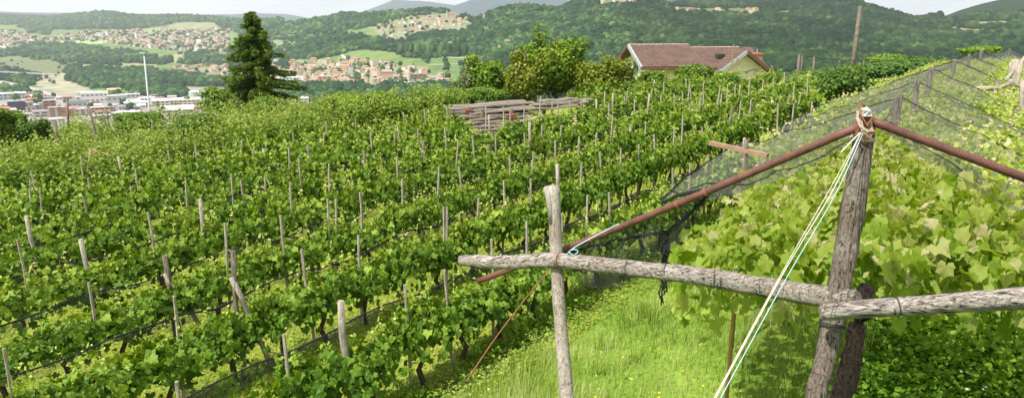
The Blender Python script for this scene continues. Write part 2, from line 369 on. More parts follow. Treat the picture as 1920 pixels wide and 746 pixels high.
CLEAR = [ # openings in the woods, with the colour of what grows there
 ([(1262,14),(1430,18),(1432,30),(1262,27)],(.15,.19,.07)),([(1445,26),(1462,20),(1500,19),(1492,25),(1465,31),(1445,31)],(.20,.26,.10)),
 ([(1100,-6),(1210,-8),(1190,11),(1130,14)],(.15,.2,.08)),([(1775,52),(1852,57),(1850,67),(1785,66)],(.22,.25,.1)),
 ([(1732,47),(1770,44),(1905,40),(1905,52),(1800,50),(1740,52)],(.20,.25,.11)),([(320,46),(350,42),(395,44),(410,52),(300,57)],(.27,.31,.15)),
 ([(378,56),(395,55),(393,60),(380,60)],(.36,.42,.16)),([(600,120),(640,102),(660,108),(650,114),(620,118)],(.17,.25,.08)),
 ([(664,97),(735,97),(748,108),(700,112),(672,108)],(.18,.26,.08)),([(765,108),(895,110),(900,140),(860,152),(815,142),(784,126)],(.15,.225,.075)),
 ([(800,82),(880,80),(880,88),(820,90)],(.18,.25,.09)),([(740,45),(752,42),(757,52),(730,78),(720,78),(735,60)],(.24,.27,.13)),
 ([(500,78),(540,75),(556,82),(520,90)],(.24,.29,.14)),([(150,121),(176,120),(188,128),(150,128)],(.38,.37,.17)),
 ([(225,118),(292,121),(288,126),(230,125)],(.30,.31,.15)),([(318,104),(350,102),(352,116),(322,118)],(.34,.36,.18)),
 ([(178,163),(235,168),(250,178),(200,178),(175,172)],(.13,.27,.05)),([(925,40),(935,38),(1010,22),(1040,24),(1035,28),(1000,30)],(.09,.13,.05)),
 ([(740,26),(800,22),(830,26),(770,30)],(.2,.25,.12)),([(600,200),(640,198),(640,212),(600,210)],(.17,.3,.06)),
]
TOWNZ = [[(-200,55),(40,58),(60,70),(90,72),(150,60),(430,55),(430,98),(330,96),(250,88),(200,80),(100,76),(30,86),(-200,92)],
 [(325,128),(360,124),(430,126),(430,146),(350,140)], [(500,112),(590,114),(660,112),(700,114),(780,127),(840,150),(842,162),(640,160),(560,157),(500,166)],
 [(690,52),(740,36),(800,30),(850,24),(890,42),(888,64),(800,62),(770,68),(720,82),(690,80),(715,62)]]
OPEN = [([(-200,112),(60,113),(95,113),(125,122),(140,132),(110,140),(60,136),(-200,130)],(.14,.16,.085)),
 ([(85,82),(170,74),(240,78),(180,84),(90,85)],(.30,.36,.15)),([(210,76),(300,72),(300,77),(220,80)],(.28,.33,.13)),
 ([(60,140),(130,138),(126,150),(150,162),(170,172),(140,178),(90,168),(64,160)],(.30,.29,.20)),
 ([(236,56),(300,52),(300,60),(240,62)],(.24,.28,.13))]
def zone_col(px, py, r):
    px = np.asarray(px, float); py = np.asarray(py, float); j1 = fbm(px/9+3, py/4+8, 3)-.5; j2 = fbm(px/14+33, py/5+1, 3)-.5
    px = px+j1*26; py = py+j2*5.5
    n = len(px); C = np.zeros((n,3))
    C[:] = (.13,.19,.06)
    urban = (py > 165) & (px < 620); C[urban] = (.27,.25,.215)
    for P in TOWNZ: C[inpoly(px, py, P)] = (.21,.225,.13)
    for P, c in OPEN: C[inpoly(px, py, P)] = c
    f = px > 905-.35*np.clip(py-60, -20, 120)+14*np.sin(py*.13)
    for P in FOREST: f |= inpoly(px, py, P)
    C[f] = (.016,.036,.013)
    for P, c in CLEAR:
        q = inpoly(px, py, P); C[q] = np.array(c)*.80; f &= ~q
    return C, f
# ------------------------------------------------------------------ ground: one sheet to beyond the hills
az = np.radians(np.concatenate([np.arange(-180,-46,4.), np.arange(-46,46,.14), np.arange(46,180.1,4.)]))
rg = np.concatenate([[.3],np.exp(np.arange(math.log(.9), math.log(60), .03)), np.exp(np.arange(math.log(60), math.log(850), .035)),
  np.exp(np.arange(math.log(850), math.log(6200), .0068)), np.exp(np.arange(math.log(6200), math.log(24000), .03))])
A, RR = np.meshgrid(az, rg, indexing='ij')
X = np.sin(A)*RR; Y = np.cos(A)*RR; Z = height(X.ravel(), Y.ravel())
back = (np.abs(A.ravel()) > R(60)); Z = np.where(back & (RR.ravel() > 60), np.maximum(Z, -60), Z)
V = np.stack([X.ravel(), Y.ravel(), Z], 1)
na, nr = len(az), len(rg); i, j = np.meshgrid(np.arange(na-1), np.arange(nr-1), indexing='ij')
q = (i*nr+j).ravel(); Fq = np.stack([q, q+1, q+nr+1, q+nr], 1)[:, ::-1][:, [3,2,1,0]]
px, py, dd = proj(V); r_ = RR.ravel()
Cc, isf = zone_col(px, py, r_); farm = (r_ > 300) & (dd > 0)
Cc[~farm] = (.13,.20,.05)
me = fastmesh('ground', V, Fq[:, ::-1], [], smooth=True)
ca = me.attributes.new('zone', 'FLOAT_COLOR', 'POINT'); ca.data.foreach_set('color', np.concatenate([Cc, np.where(farm & isf, 1., 0.)[:,None]], 1).astype(np.float32).ravel())
nd = V[:,0]*-.7826+V[:,1]*.6225
wp = np.clip(np.minimum((nd-1.6)/.5, (5.75-nd)/.3), 0, 1)*(r_ < 60)      # mown grass lane
wr = np.clip((nd-5.9)/.3, 0, 1)*(r_ < 60)
pa = me.attributes.new('lane', 'FLOAT', 'POINT'); pa.data.foreach_set('value', wp.astype(np.float32))
pb = me.attributes.new('rows', 'FLOAT', 'POINT'); pb.data.foreach_set('value', wr.astype(np.float32))
m, nt, out = mat('ground_cover'); L = nt.links.new
zn = N_(nt, 'ShaderNodeAttribute', attribute_name='zone'); la = N_(nt, 'ShaderNodeAttribute', attribute_name='lane'); rw = N_(nt, 'ShaderNodeAttribute', attribute_name='rows')
tc = nt.nodes.new('ShaderNodeTexCoord')
nf = N_(nt, 'ShaderNodeTexNoise', Scale=.022, Detail=8, Roughness=.7); L(tc.outputs['Object'], nf.inputs['Vector'])
rf = ramp(nt, [(.3,(.55,.6,.6)),(.5,(1,1,1)),(.7,(1.35,1.3,1.2))], nf.outputs['Fac'])
m1 = N_(nt, 'ShaderNodeMix', data_type='RGBA', blend_type='MULTIPLY'); m1.inputs[0].default_value = 1; L(zn.outputs['Color'], m1.inputs[6]); L(rf.outputs[0], m1.inputs[7])
nn = N_(nt, 'ShaderNodeTexNoise', Scale=16, Detail=9, Roughness=.75); L(tc.outputs['Object'], nn.inputs['Vector'])
n3 = N_(nt, 'ShaderNodeTexNoise', Scale=1.3, Detail=4, Roughness=.6); L(tc.outputs['Object'], n3.inputs['Vector'])
def near_c(stops):
    rp = ramp(nt, stops, nn.outputs['Fac']); r3 = ramp(nt, [(.35,(.75,.8,.7)),(.65,(1.15,1.1,1.1))], n3.outputs['Fac'])
    mm = N_(nt, 'ShaderNodeMix', data_type='RGBA', blend_type='MULTIPLY'); mm.inputs[0].default_value = 1; L(rp.outputs[0], mm.inputs[6]); L(r3.outputs[0], mm.inputs[7]); return mm.outputs[2]
c_weed = near_c([(.3,(.02,.05,.008)),(.55,(.06,.14,.018)),(.75,(.12,.22,.03))])
c_lane = near_c([(.3,(.09,.16,.02)),(.5,(.18,.29,.04)),(.7,(.30,.38,.09))])
c_rows = near_c([(.3,(.10,.14,.022)),(.5,(.23,.29,.04)),(.7,(.36,.38,.10))])
a1 = N_(nt, 'ShaderNodeMix', data_type='RGBA'); L(la.outputs['Fac'], a1.inputs[0]); L(c_weed, a1.inputs[6]); L(c_lane, a1.inputs[7])
a2 = N_(nt, 'ShaderNodeMix', data_type='RGBA'); L(rw.outputs['Fac'], a2.inputs[0]); L(a1.outputs[2], a2.inputs[6]); L(c_rows, a2.inputs[7])
vl = N_(nt, 'ShaderNodeVectorMath', operation='LENGTH'); L(tc.outputs['Object'], vl.inputs[0])
mr = N_(nt, 'ShaderNodeMapRange'); L(vl.outputs['Value'], mr.inputs[0]); mr.inputs[1].default_value = 70; mr.inputs[2].default_value = 140
a3 = N_(nt, 'ShaderNodeMix', data_type='RGBA'); L(mr.outputs[0], a3.inputs[0]); L(a2.outputs[2], a3.inputs[6]); L(m1.outputs[2], a3.inputs[7])
pb_ = N_(nt, 'ShaderNodeBsdfPrincipled', Roughness=.95); L(a3.outputs[2], pb_.inputs['Base Color']); pb_.inputs['Specular IOR Level'].default_value = .1
bu = N_(nt, 'ShaderNodeBump', Strength=.6, Distance=.04); L(nn.outputs['Fac'], bu.inputs['Height']); L(bu.outputs[0], pb_.inputs['Normal'])
L(pb_.outputs[0], out.inputs['Surface'])
me.materials.append(m); go = link('ground', me); tag(go, kind='structure')
# ------------------------------------------------------------------ woods: crowns standing on the slopes
def ico(sub):
    import bmesh
    bm = bmesh.new(); bmesh.ops.create_icosphere(bm, subdivisions=sub, radius=1); v = np.array([p.co[:] for p in bm.verts]); f = np.array([[q.index for q in p.verts] for p in bm.faces]); bm.free(); return v, f
IV, IF = ico(2)
keep = IV[:,2] > -.62; rm = -np.ones(len(IV), int); rm[keep] = np.arange(keep.sum()); IFk = rm[IF[(keep[IF]).all(1)]]; IVk = IV[keep]
def crowns(P, S, rnd):
    n = len(P); out_v = []; out_f = []; out_r = []; base = 0
    for k in range(6):
        idx = np.arange(k, n, 6)
        if not len(idx): continue
        tv = IVk*(1+(RNG.random((len(IVk),1))-.5)*.62)
        a = RNG.random(len(idx))*6.283; T = np.stack([np.cos(a), np.sin(a), 0*a], 1); Nn = np.tile([0,0,1.], (len(idx),1))
        v, f, r = scatter(tv, IFk, P[idx], Nn, T, S[idx], rnd[idx])
        r = np.clip(r+(RNG.random(len(r))-.5)*.16, 0, 1)
        out_v.append(v); out_f.append(f+base); out_r.append(r); base += len(v)
    return np.concatenate(out_v), np.concatenate(out_f), np.concatenate(out_r)
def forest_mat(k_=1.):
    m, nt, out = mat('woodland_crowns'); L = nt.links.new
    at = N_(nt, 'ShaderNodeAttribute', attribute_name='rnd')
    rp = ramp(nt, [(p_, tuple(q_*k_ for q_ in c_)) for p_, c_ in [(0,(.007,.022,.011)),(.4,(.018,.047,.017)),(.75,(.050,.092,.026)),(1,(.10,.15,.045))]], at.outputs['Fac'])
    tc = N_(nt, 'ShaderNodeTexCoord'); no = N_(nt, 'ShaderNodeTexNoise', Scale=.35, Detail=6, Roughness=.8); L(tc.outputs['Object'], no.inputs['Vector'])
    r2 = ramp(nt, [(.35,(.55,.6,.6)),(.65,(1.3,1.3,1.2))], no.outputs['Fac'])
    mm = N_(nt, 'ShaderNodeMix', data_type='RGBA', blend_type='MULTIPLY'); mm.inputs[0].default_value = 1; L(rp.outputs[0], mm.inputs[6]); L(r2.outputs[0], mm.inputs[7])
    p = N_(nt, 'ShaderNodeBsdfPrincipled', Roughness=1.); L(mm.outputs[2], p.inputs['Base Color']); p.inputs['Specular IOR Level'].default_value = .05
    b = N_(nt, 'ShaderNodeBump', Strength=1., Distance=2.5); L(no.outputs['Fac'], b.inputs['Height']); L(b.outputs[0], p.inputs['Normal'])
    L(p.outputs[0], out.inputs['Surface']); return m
M_for_shaded = forest_mat(); M_for2 = forest_mat(1.75)  # hillside crowns have cloud shadow darkened into their colour; second copy is lighter
def wood_pts(n, a0, a1, r0, r1, size, dens_keep=1.):
    a = RNG.uniform(R(a0), R(a1), n); r = np.sqrt(RNG.uniform(r0*r0, r1*r1, n))
    x = np.sin(a)*r; y = np.cos(a)*r; z = height(x, y)
    px, py, d = proj(np.stack([x, y, z], 1))
    _, f = zone_col(px, py, r); f &= (r > 700)
    f &= RNG.random(n) < dens_keep
    x, y, z, r = x[f], y[f], z[f], r[f]
    return x, y, z
def make_wood(name, label_kind, sets):
    Ps, Ss, Rs = [], [], []
    for (n, a0, a1, r0, r1, size) in sets:
        x, y, z = wood_pts(n, a0, a1, r0, r1, size)
        s = size*(.5+1.05*RNG.random(len(x))**1.8); patch = fbm(x/120+9, y/120+4, 3)
        Ps.append(np.stack([x, y, z+s*.55], 1)); Ss.append(np.stack([s, s, s*(.85+.5*RNG.random(len(x)))], 1))
        p2 = fbm(x/38+19, y/38+14, 2); Rs.append(np.clip(.12+.8*(patch-.3)+.55*(p2-.45)+.55*(RNG.random(len(x))-.4)+.25*(RNG.random(len(x)) > .93), 0, 1))
    v, f, r = crowns(np.concatenate(Ps), np.concatenate(Ss), np.concatenate(Rs))
    o = link(name, fastmesh(name, v, f, M_for_shaded if name == 'hillside_forest' else M_for2, r)); tag(o, label_kind, 'woodland', kind='stuff'); print(name, len(f)); return o
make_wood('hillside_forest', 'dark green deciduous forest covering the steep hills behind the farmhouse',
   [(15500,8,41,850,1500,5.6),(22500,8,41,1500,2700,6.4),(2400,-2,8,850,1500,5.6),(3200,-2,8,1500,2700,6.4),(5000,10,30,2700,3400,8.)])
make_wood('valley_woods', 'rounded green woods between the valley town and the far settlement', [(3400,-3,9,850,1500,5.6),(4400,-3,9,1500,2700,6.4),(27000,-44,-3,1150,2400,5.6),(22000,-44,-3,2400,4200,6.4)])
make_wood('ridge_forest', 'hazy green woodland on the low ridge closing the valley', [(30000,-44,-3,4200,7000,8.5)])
# ------------------------------------------------------------------ far mountains
def mountain(name, az0, az1, dist, prof, seed, matr):
    n = 220; m_ = 60; a = np.linspace(az0, az1, n); pa, pz = zip(*prof)
    top = (np.interp(a, pa, pz)*1.0+.0035)*dist
    t = np.linspace(-1, 1, m_); A_, T_ = np.meshgrid(a, t, indexing='ij')
    rr = dist*(1+.22*T_); h = (top[:,None]+160)*np.clip(1-np.abs(T_)**1.25, 0, 1)-165
    x = np.sin(A_)*rr; y = np.cos(A_)*rr
    h = h+(fbm(x/900+seed, y/900, 5)-.42)*.16*(h+165)*(1-.0*T_)
    v = np.stack([x.ravel(), y.ravel(), h.ravel()], 1); i, j = np.meshgrid(np.arange(n-1), np.arange(m_-1), indexing='ij'); q = (i*m_+j).ravel()
    o = link(name, fastmesh(name, v, np.stack([q, q+m_, q+m_+1, q+1], 1), matr, smooth=True)); tag(o, kind='structure'); return o
M_mt = plain('hazed_mountain_woods', (.028,.050,.068), 1, .4, .004, 0, detail=10)  # blue of the distance haze painted into the colour of the woods
def pa(px): return math.atan2(px-960, 1389.)
def pe(py): return ((373-py)*CP-F*SP)/1389.
mountain('mountain', pa(640), pa(950), 11000, [(pa(640),pe(50)),(pa(690),pe(24)),(pa(740),pe(3)),(pa(775),pe(7)),(pa(810),pe(9)),(pa(850),pe(14)),(pa(950),pe(48))], 1, M_mt)
mountain('mountain', pa(800), pa(1200), 9500, [(pa(800),pe(45)),(pa(850),pe(18)),(pa(880),pe(8)),(pa(905),pe(0)),(pa(960),pe(-6)),(pa(1040),pe(-2)),(pa(1070),pe(8)),(pa(1200),pe(40))], 5, M_mt)
mountain('mountain', pa(985), pa(1330), 5200, [(pa(985),pe(50)),(pa(1040),pe(20)),(pa(1080),pe(4)),(pa(1130),pe(-14)),(pa(1330),pe(-30))], 9, M_mt)
mountain('mountain', pa(1590), pa(1800), 5600, [(pa(1590),pe(10)),(pa(1655),pe(24)),(pa(1690),pe(31)),(pa(1715),pe(38)),(pa(1800),pe(60))], 3, M_mt)
mountain('mountain', pa(-300), pa(620), 12500, [(pa(-300),pe(38)),(pa(0),pe(31)),(pa(120),pe(32)),(pa(300),pe(34)),(pa(440),pe(33)),(pa(480),pe(30)),(pa(540),pe(33)),(pa(620),pe(46))], 7, M_mt)
# ------------------------------------------------------------------ buildings of the valley
def hue(name, cols, rough=.85):
    m, nt, out = mat(name); oi = N_(nt, 'ShaderNodeObjectInfo'); rp = ramp(nt, [(k/len(cols), c) for k, c in enumerate(cols)], oi.outputs['Random']); rp.color_ramp.interpolation = 'CONSTANT'
    tc = N_(nt, 'ShaderNodeTexCoord'); no = N_(nt, 'ShaderNodeTexNoise', Scale=.6, Detail=5); nt.links.new(tc.outputs['Object'], no.inputs['Vector'])
    r2 = ramp(nt, [(.3,(.8,.8,.8)),(.7,(1.08,1.08,1.08))], no.outputs['Fac']); mm = N_(nt, 'ShaderNodeMix', data_type='RGBA', blend_type='MULTIPLY'); mm.inputs[0].default_value = 1
    nt.links.new(rp.outputs[0], mm.inputs[6]); nt.links.new(r2.outputs[0], mm.inputs[7])
    p = N_(nt, 'ShaderNodeBsdfPrincipled', Roughness=rough); nt.links.new(mm.outputs[2], p.inputs['Base Color']); nt.links.new(p.outputs[0], out.inputs['Surface']); return m
WALLC = {'cream':(.66,.58,.45),'white':(.76,.74,.70),'ochre':(.60,.44,.22),'pink':(.60,.38,.31),'grey':(.46,.44,.42),'beige':(.56,.48,.37)}
ROOFC = {'terracotta':(.46,.27,.20),'brown':(.36,.25,.20),'grey':(.33,.31,.30),'pale red':(.46,.28,.215)}
MWALL = {k: plain('wall_'+k, c, .9, .12, .5, obj_var=.1) for k, c in WALLC.items()}
MROOF = {k: roof_mat('roof_'+k.replace(' ','_'), c) for k, c in ROOFC.items()}
M_win = plain('dark_window', (.045,.05,.06), .25, .2, 1, gloss=.5)
def house_mesh(w, d, h, kind, wall, roof):
    b = MB(); b.box((0,0,h/2-1.5), (w,d,h+3), mi=0); e = .55; rh = d*.19
    if kind == 'gable':
        V = [(-w/2-e,-d/2-e,h-.1),(w/2+e,-d/2-e,h-.1),(w/2+e,0,h+rh),(-w/2-e,0,h+rh),(-w/2-e,d/2+e,h-.1),(w/2+e,d/2+e,h-.1)]
        V += [(x, y, z+.3) for x, y, z in V]
        b.add(V, [(0,3,2,1),(3,4,5,2),(6,7,8,9),(9,8,11,10),(0,1,7,6),(4,10,11,5),(0,6,9,3),(3,9,10,4),(1,2,8,7),(2,5,11,8)], 1)
        b.add([(-w/2,-d/2,h),(-w/2,d/2,h),(-w/2,0,h+rh-.25)], [(0,2,1)], 0); b.add([(w/2,-d/2,h),(w/2,d/2,h),(w/2,0,h+rh-.25)], [(0,1,2)], 0)
    elif kind == 'hip':
        k = d*.45
        b.add([(-w/2-e,-d/2-e,h),(w/2+e,-d/2-e,h),(w/2+e,d/2+e,h),(-w/2-e,d/2+e,h),(-w/2+k,0,h+rh),(w/2-k,0,h+rh)], [(0,1,5,4),(1,2,5),(2,3,4,5),(3,0,4),(0,3,2,1)], 1)
    else:
        b.box((0,0,h+.25), (w+.4,d+.4,.5), mi=1)
    nf = max(1, int(h/2.9)); nb = max(2, int(w/3.2))
    for f in range(nf):
        z = 1.6+f*2.9
        for q in range(nb):
            x = -w/2+(q+.5)*w/nb
            b.box((x,-d/2-.02,z), (1.1,.12,1.35), mi=2)
        for q in range(max(1, int(d/3.5))):
            y = -d/2+(q+.5)*d/max(1, int(d/3.5)); b.box((-w/2-.02,y,z), (.12,1.1,1.35), mi=2); b.box((w/2+.02,y,z), (.12,1.1,1.35), mi=2)
    return b, [wall, roof, M_win]
PROTO = []
for i, (w, d, h, k, wc, rc) in enumerate([(12,9,6,'gable','cream','terracotta'),(10,9,6,'hip','white','terracotta'),(14,10,8.5,'gable','beige','brown'),(11,9,5.6,'gable','white','pale red'),
  (16,11,8.8,'hip','ochre','terracotta'),(18,11,11.5,'flat','cream','grey'),(13,10,8.6,'hip','pink','brown'),(20,11,8.6,'gable','cream','pale red'),(11,8,5.8,'gable','grey','grey'),(22,12,14.5,'flat','white','grey'),(12,10,6,'hip','beige','terracotta')]):
    b, ms = house_mesh(w, d, h, k, MWALL[wc], MROOF[rc]); o = b.build('house', ms)
    PROTO.append((o.data, w, d, h, k, wc, rc, b)); bpy.data.objects.remove(o)
def town(poly, n, mind, weights, scale=1., seed=0):
    rs = np.random.default_rng(seed); out_ = []; xs = [p[0] for p in poly]; ys = [p[1] for p in poly]; tries = 0
    while len(out_) < n and tries < n*25:
        tries += 1; x = rs.uniform(min(xs), max(xs)); y = rs.uniform(min(ys), max(ys))
        if not inpoly([x], [y], poly)[0]: continue
        p = hit(x, y)
        if p is None or any(math.hypot(p[0]-q[0][0], p[1]-q[0][1]) < mind for q in out_): continue
        out_.append((p, rs.choice(len(PROTO), p=np.array(weights)/sum(weights)), rs.uniform(-.5,.5)+rs.choice([0,1.57]), scale*rs.uniform(.85,1.15), x, y))
    return out_
WT = [3,3,2,3,1.6,.7,1,1.2,.8,.35,2]
TOWNS = [
 ('the valley village', TOWNZ[2], 185, 13.5, 1.), ('the church hill village', TOWNZ[3], 84, 15, 1.),
 ('the summit hamlet', [(1118,2),(1195,-2),(1190,10),(1140,12)], 8, 15, 1.05), ('the far shelf hamlet', [(1268,18),(1335,20),(1335,27),(1270,26)], 8, 15, 1.05),
 ('the hamlet above the farmhouse', [(1345,20),(1426,21),(1426,27),(1345,28)], 11, 15, 1.05), ('the hamlet below the right hill', [(1780,57),(1845,60),(1843,65),(1785,64)], 12, 13, .9),
 ('the quarter left of the spruce', TOWNZ[1], 26, 17, 1.05), ('the farms behind the fruit trees', [(880,62),(1000,84),(1000,100),(860,98),(820,80)], 7, 40, 1.),
 ('the slope above the valley village', [(600,80),(700,76),(700,95),(520,100),(520,84)], 6, 60, 1.)]
hcount = 0
for ti, (where, poly, n, md, sc) in enumerate(TOWNS):
    L_ = town(poly, n, md, WT, sc, ti+5); L_.sort(key=lambda t: t[4])
    for k, (p, pi, rz, s, x, y) in enumerate(L_):
        me_, w, d, h, kind, wc, rc, _ = PROTO[pi]
        o = link('house', me_, None, p); o.rotation_euler = (0,0,rz); o.scale = (s,s,s); hcount += 1
        sz = 'large ' if h > 11 else ('long ' if w > 17 else 'small ')
        tag(o, f"{sz}{wc} house, {rc} roof, {ordn(k+1)} from left in {where}", 'house', 'houses of '+where)
print('houses', hcount)
# the far settlement: past three hundred, one object
rs = np.random.default_rng(77); xs = []; base = 0; vv, ff, mm_ = [], [], []
far = town(TOWNZ[0], 640, 16, WT, 1.3, 99)
fb = MB(); MS = []
allm = [MWALL[k] for k in WALLC]+[MROOF[k] for k in ROOFC]+[M_win]
wi = {k: i for i, k in enumerate(WALLC)}; ri = {k: i+len(WALLC) for i, k in enumerate(ROOFC)}
for (p, pi, rz, s, x, y) in far:
    me_, w, d, h, kind, wc, rc, b = PROTO[pi]; cs, sn = math.cos(rz), math.sin(rz)
    Vb = np.concatenate(b.v)*s; Vb = np.stack([Vb[:,0]*cs-Vb[:,1]*sn, Vb[:,0]*sn+Vb[:,1]*cs, Vb[:,2]], 1)+p
    mi = [(wi[wc], ri[rc], len(allm)-1)[q] for q in b.m]
    fb.v.append(Vb); fb.f += [tuple(i+fb.n for i in f) for f in b.f]; fb.m += mi; fb.n += len(Vb)
o = fb.build('far_settlement', allm); tag(o, 'distant dense spread of pale houses with red roofs under the ridge', 'houses', kind='stuff')
# larger buildings of the near town, each with wall, roof and window bands
def building(label, x0, x1, ytop, ybot, wallc, roofc, kind='flat', floors=3, depth=.6, rz=None, band=M_win, name='building', wallm=None, cat='building'):
    p = hit((x0+x1)/2, ybot)
    if p is None: return
    dist = p[1]*CP-p[2]*SP; k = dist/F; w = (x1-x0)*k*.97; h = (ybot-ytop)*k*.86; d = max(10, min(45, w*depth))
    a = -math.atan2(p[0], p[1]); rz = a+(rz or 0)
    c = np.array([p[0], p[1], p[2]])+np.array([math.sin(-a), math.cos(a), 0])*d/2
    c[2] = float(height(c[0], c[1]))
    e = empty(name, c, label, cat, 'buildings of the near town', rz)
    wm = wallm or plain('wall', wallc, .85, .12, .3); rmm = plain('roof', roofc, .85, .15, .3)
    rh = 0 if kind == 'flat' else d*.2; hh = h-rh*.6
    b = MB(); b.box((0,0,hh/2-4), (w,d,hh+8))
    if kind == 'gable': b.add([(-w/2,-d/2,hh),(-w/2,d/2,hh),(-w/2,0,hh+rh-.2),(w/2,-d/2,hh),(w/2,d/2,hh),(w/2,0,hh+rh-.2)], [(0,2,1),(3,4,5)])
    b.build('wall', wm, e); b = MB()
    if kind == 'flat':
        b.box((0,0,hh+.3), (w+.8,d+.8,.6))
        r = b.build('roof', rmm, e)
        c_ = MB(); c_.box((w*.2,0,hh+1.5), (w*.18,d*.3,1.8)); c_.build('roof_plant', rmm, r)
    else:
        s = 1.; V = [(-w/2-s,-d/2-s,hh-.1),(w/2+s,-d/2-s,hh-.1),(w/2+s,0,hh+rh),(-w/2-s,0,hh+rh),(-w/2-s,d/2+s,hh-.1),(w/2+s,d/2+s,hh-.1)]; V += [(x_,y_,z_+.4) for x_,y_,z_ in V]
        b.add(V, [(0,3,2,1),(3,4,5,2),(6,7,8,9),(9,8,11,10),(0,1,7,6),(4,10,11,5),(0,6,9,3),(3,9,10,4),(1,2,8,7),(2,5,11,8)]); b.build('roof', rmm, e)
    nb = max(2, int(w/7))
    for f in range(floors):
        z = hh*(f+.55)/floors; wh = min(1.9, hh/floors*.5)
        if nb*floors <= 36:
            for q in range(nb):
                b = MB(); b.box((-w/2+(q+.5)*w/nb, -d/2-.06, z), (w/nb*.62,.2,wh)); b.build('window', band, e)
        else:
            b = MB(); b.box((0,-d/2-.06,z), (w*.94,.2,wh)); b.build('window_band', band, e)
        b = MB(); b.box((-w/2-.06,0,z), (.2,d*.8,wh)); b.build('window_band', band, e)
BR = (.36,.17,.12); WH = (.66,.66,.64); CRM = (.52,.46,.36); GR = (.33,.33,.34)
for a in [
 ('wide pale building with glazed blue grey upper floor, top left of near town',2,47,174,187,(.42,.50,.52),(.62,.66,.68),'flat',2),
 ('dark navy block with flat grey roof beside the white balcony tower',19,48,187,211,(.045,.05,.085),(.36,.37,.40),'flat',5),
 ('white balcony tower standing against the navy block',48,63,190,208,WH,(.5,.5,.5),'flat',5),
 ('square red brick block with pale flat roof in the near town',84,105,186,206,BR,(.55,.52,.50),'flat',3),
 ('white slab joined to the left of the red brick block',74,84,192,204,WH,(.5,.5,.5),'flat',3),
 ('long building striped in cream and brown window floors',94,119,199,219,(.50,.38,.31),(.45,.38,.36),'flat',5),
 ('narrow brick stair tower between the striped buildings',119,127,199,219,(.45,.19,.12),(.4,.3,.26),'flat',1),
 ('second brick stair tower, paler, further right',129,142,202,218,(.47,.24,.17),(.45,.35,.3),'flat',1),
 ('long low striped building right of the brick towers',142,171,203,217,(.50,.44,.38),(.46,.42,.40),'flat',4),
 ('brick ended wing reaching right from the striped buildings',171,213,200,211,(.42,.27,.21),(.48,.45,.43),'flat',2),
 ('white office block with rows of small windows just above the vines',97,123,221,240,WH,(.6,.59,.57),'flat',4),
 ('modern white building with curved roof and dark glass front',156,202,172,193,(.72,.72,.71),(.75,.75,.74),'flat',2),
 ('low grey industrial hall right of the modern white building',203,238,178,192,(.46,.46,.47),(.6,.6,.6),'flat',1),
 ('dark peaked roof hall behind the striped buildings',129,162,189,201,(.5,.5,.5),(.13,.13,.145),'gable',1),
 ('cream house with red roof at the left edge',-4,18,200,218,(.55,.48,.4),(.42,.19,.12),'gable',2),
 ('low house with red roof at the lower left edge',-6,14,224,242,(.5,.45,.4),(.38,.17,.12),'gable',2),
 ('grey roofed house under the red brick block',65,90,206,220,(.6,.58,.55),(.25,.23,.23),'gable',2),
 ('small ochre house with orange roof behind the navy block',53,69,184,196,(.58,.45,.22),(.47,.2,.1),'gable',2),
 ('low brown building in front of the motorway',48,78,178,186,(.4,.33,.26),(.42,.38,.33),'flat',1),
 ('very long white hall with an orange band beside the tanks',288,374,187,199,(.62,.50,.43),(.66,.65,.63),'flat',2),
 ('cream hall with shallow pale roof below the tanks',305,362,200,213,(.58,.52,.38),(.68,.66,.62),'gable',1),
 ('bright white flat hall above the vines',221,261,209,220,(.72,.73,.74),(.78,.79,.8),'flat',1),
 ('white warehouse with pale blue roof',235,277,191,201,(.62,.64,.66),(.66,.70,.74),'flat',1),
 ('small white warehouse behind the lamp mast',262,290,183,191,(.66,.66,.66),(.74,.74,.73),'flat',1),
 ('grey warehouse left of the lamp mast',238,262,176,184,(.5,.5,.5),(.62,.62,.62),'flat',1),
 ('beige shed at the foot of the green bank',203,225,166,175,(.58,.5,.42),(.62,.4,.3),'gable',1),
 ('grey shed between the railway lines',176,206,216,224,(.42,.42,.43),(.5,.49,.48),'flat',1),
 ('dark freight shed beside the railway',236,262,200,208,(.3,.3,.31),(.40,.38,.37),'flat',1),
 ('pale hall seen left of the spruce above the vines',375,412,196,210,(.6,.56,.5),(.52,.5,.48),'flat',1),
 ('three floor white block right of the spruce',545,579,183,199,(.68,.68,.68),(.74,.74,.74),'flat',3),
 ('brown balcony block partly behind the vines right of the spruce',556,598,204,224,(.42,.27,.23),(.45,.42,.4),'flat',4),
 ('white apartment block with dark balconies at the village edge',530,569,145,156,(.76,.76,.76),(.7,.7,.7),'flat',3),
 ('pink apartment block in the village beyond the woods',597,622,143,154,(.60,.30,.26),(.52,.45,.42),'flat',3),
 ('long low hall with bright red roof in front of the pink block',572,611,154,162,(.62,.6,.58),(.50,.17,.13),'gable',1),
 ('salmon apartment block at the right of the village',757,779,154,165,(.62,.42,.30),(.5,.46,.42),'flat',4),
 ('long brown flat school at the right of the village',768,800,140,149,(.27,.17,.14),(.24,.2,.19),'flat',2),
 ('white house with terraces at the right edge of the village',796,813,153,164,(.7,.7,.68),(.4,.37,.35),'flat',2),
]: building(a[0], *a[1:])
rs9 = np.random.default_rng(12); pl_ = [(0,178),(60,176),(200,190),(300,183),(340,190),(420,188),(430,214),(150,216),(60,222),(0,238)]; nb_ = []
while len(nb_) < 46:
    x = rs9.uniform(0, 430); y = rs9.uniform(178, 232)
    if inpoly([x],[y],pl_)[0] and all(abs(x-q_[0]) > 9 or abs(y-q_[1]) > 4 for q_ in nb_): nb_.append((x, y))
nb_.sort()
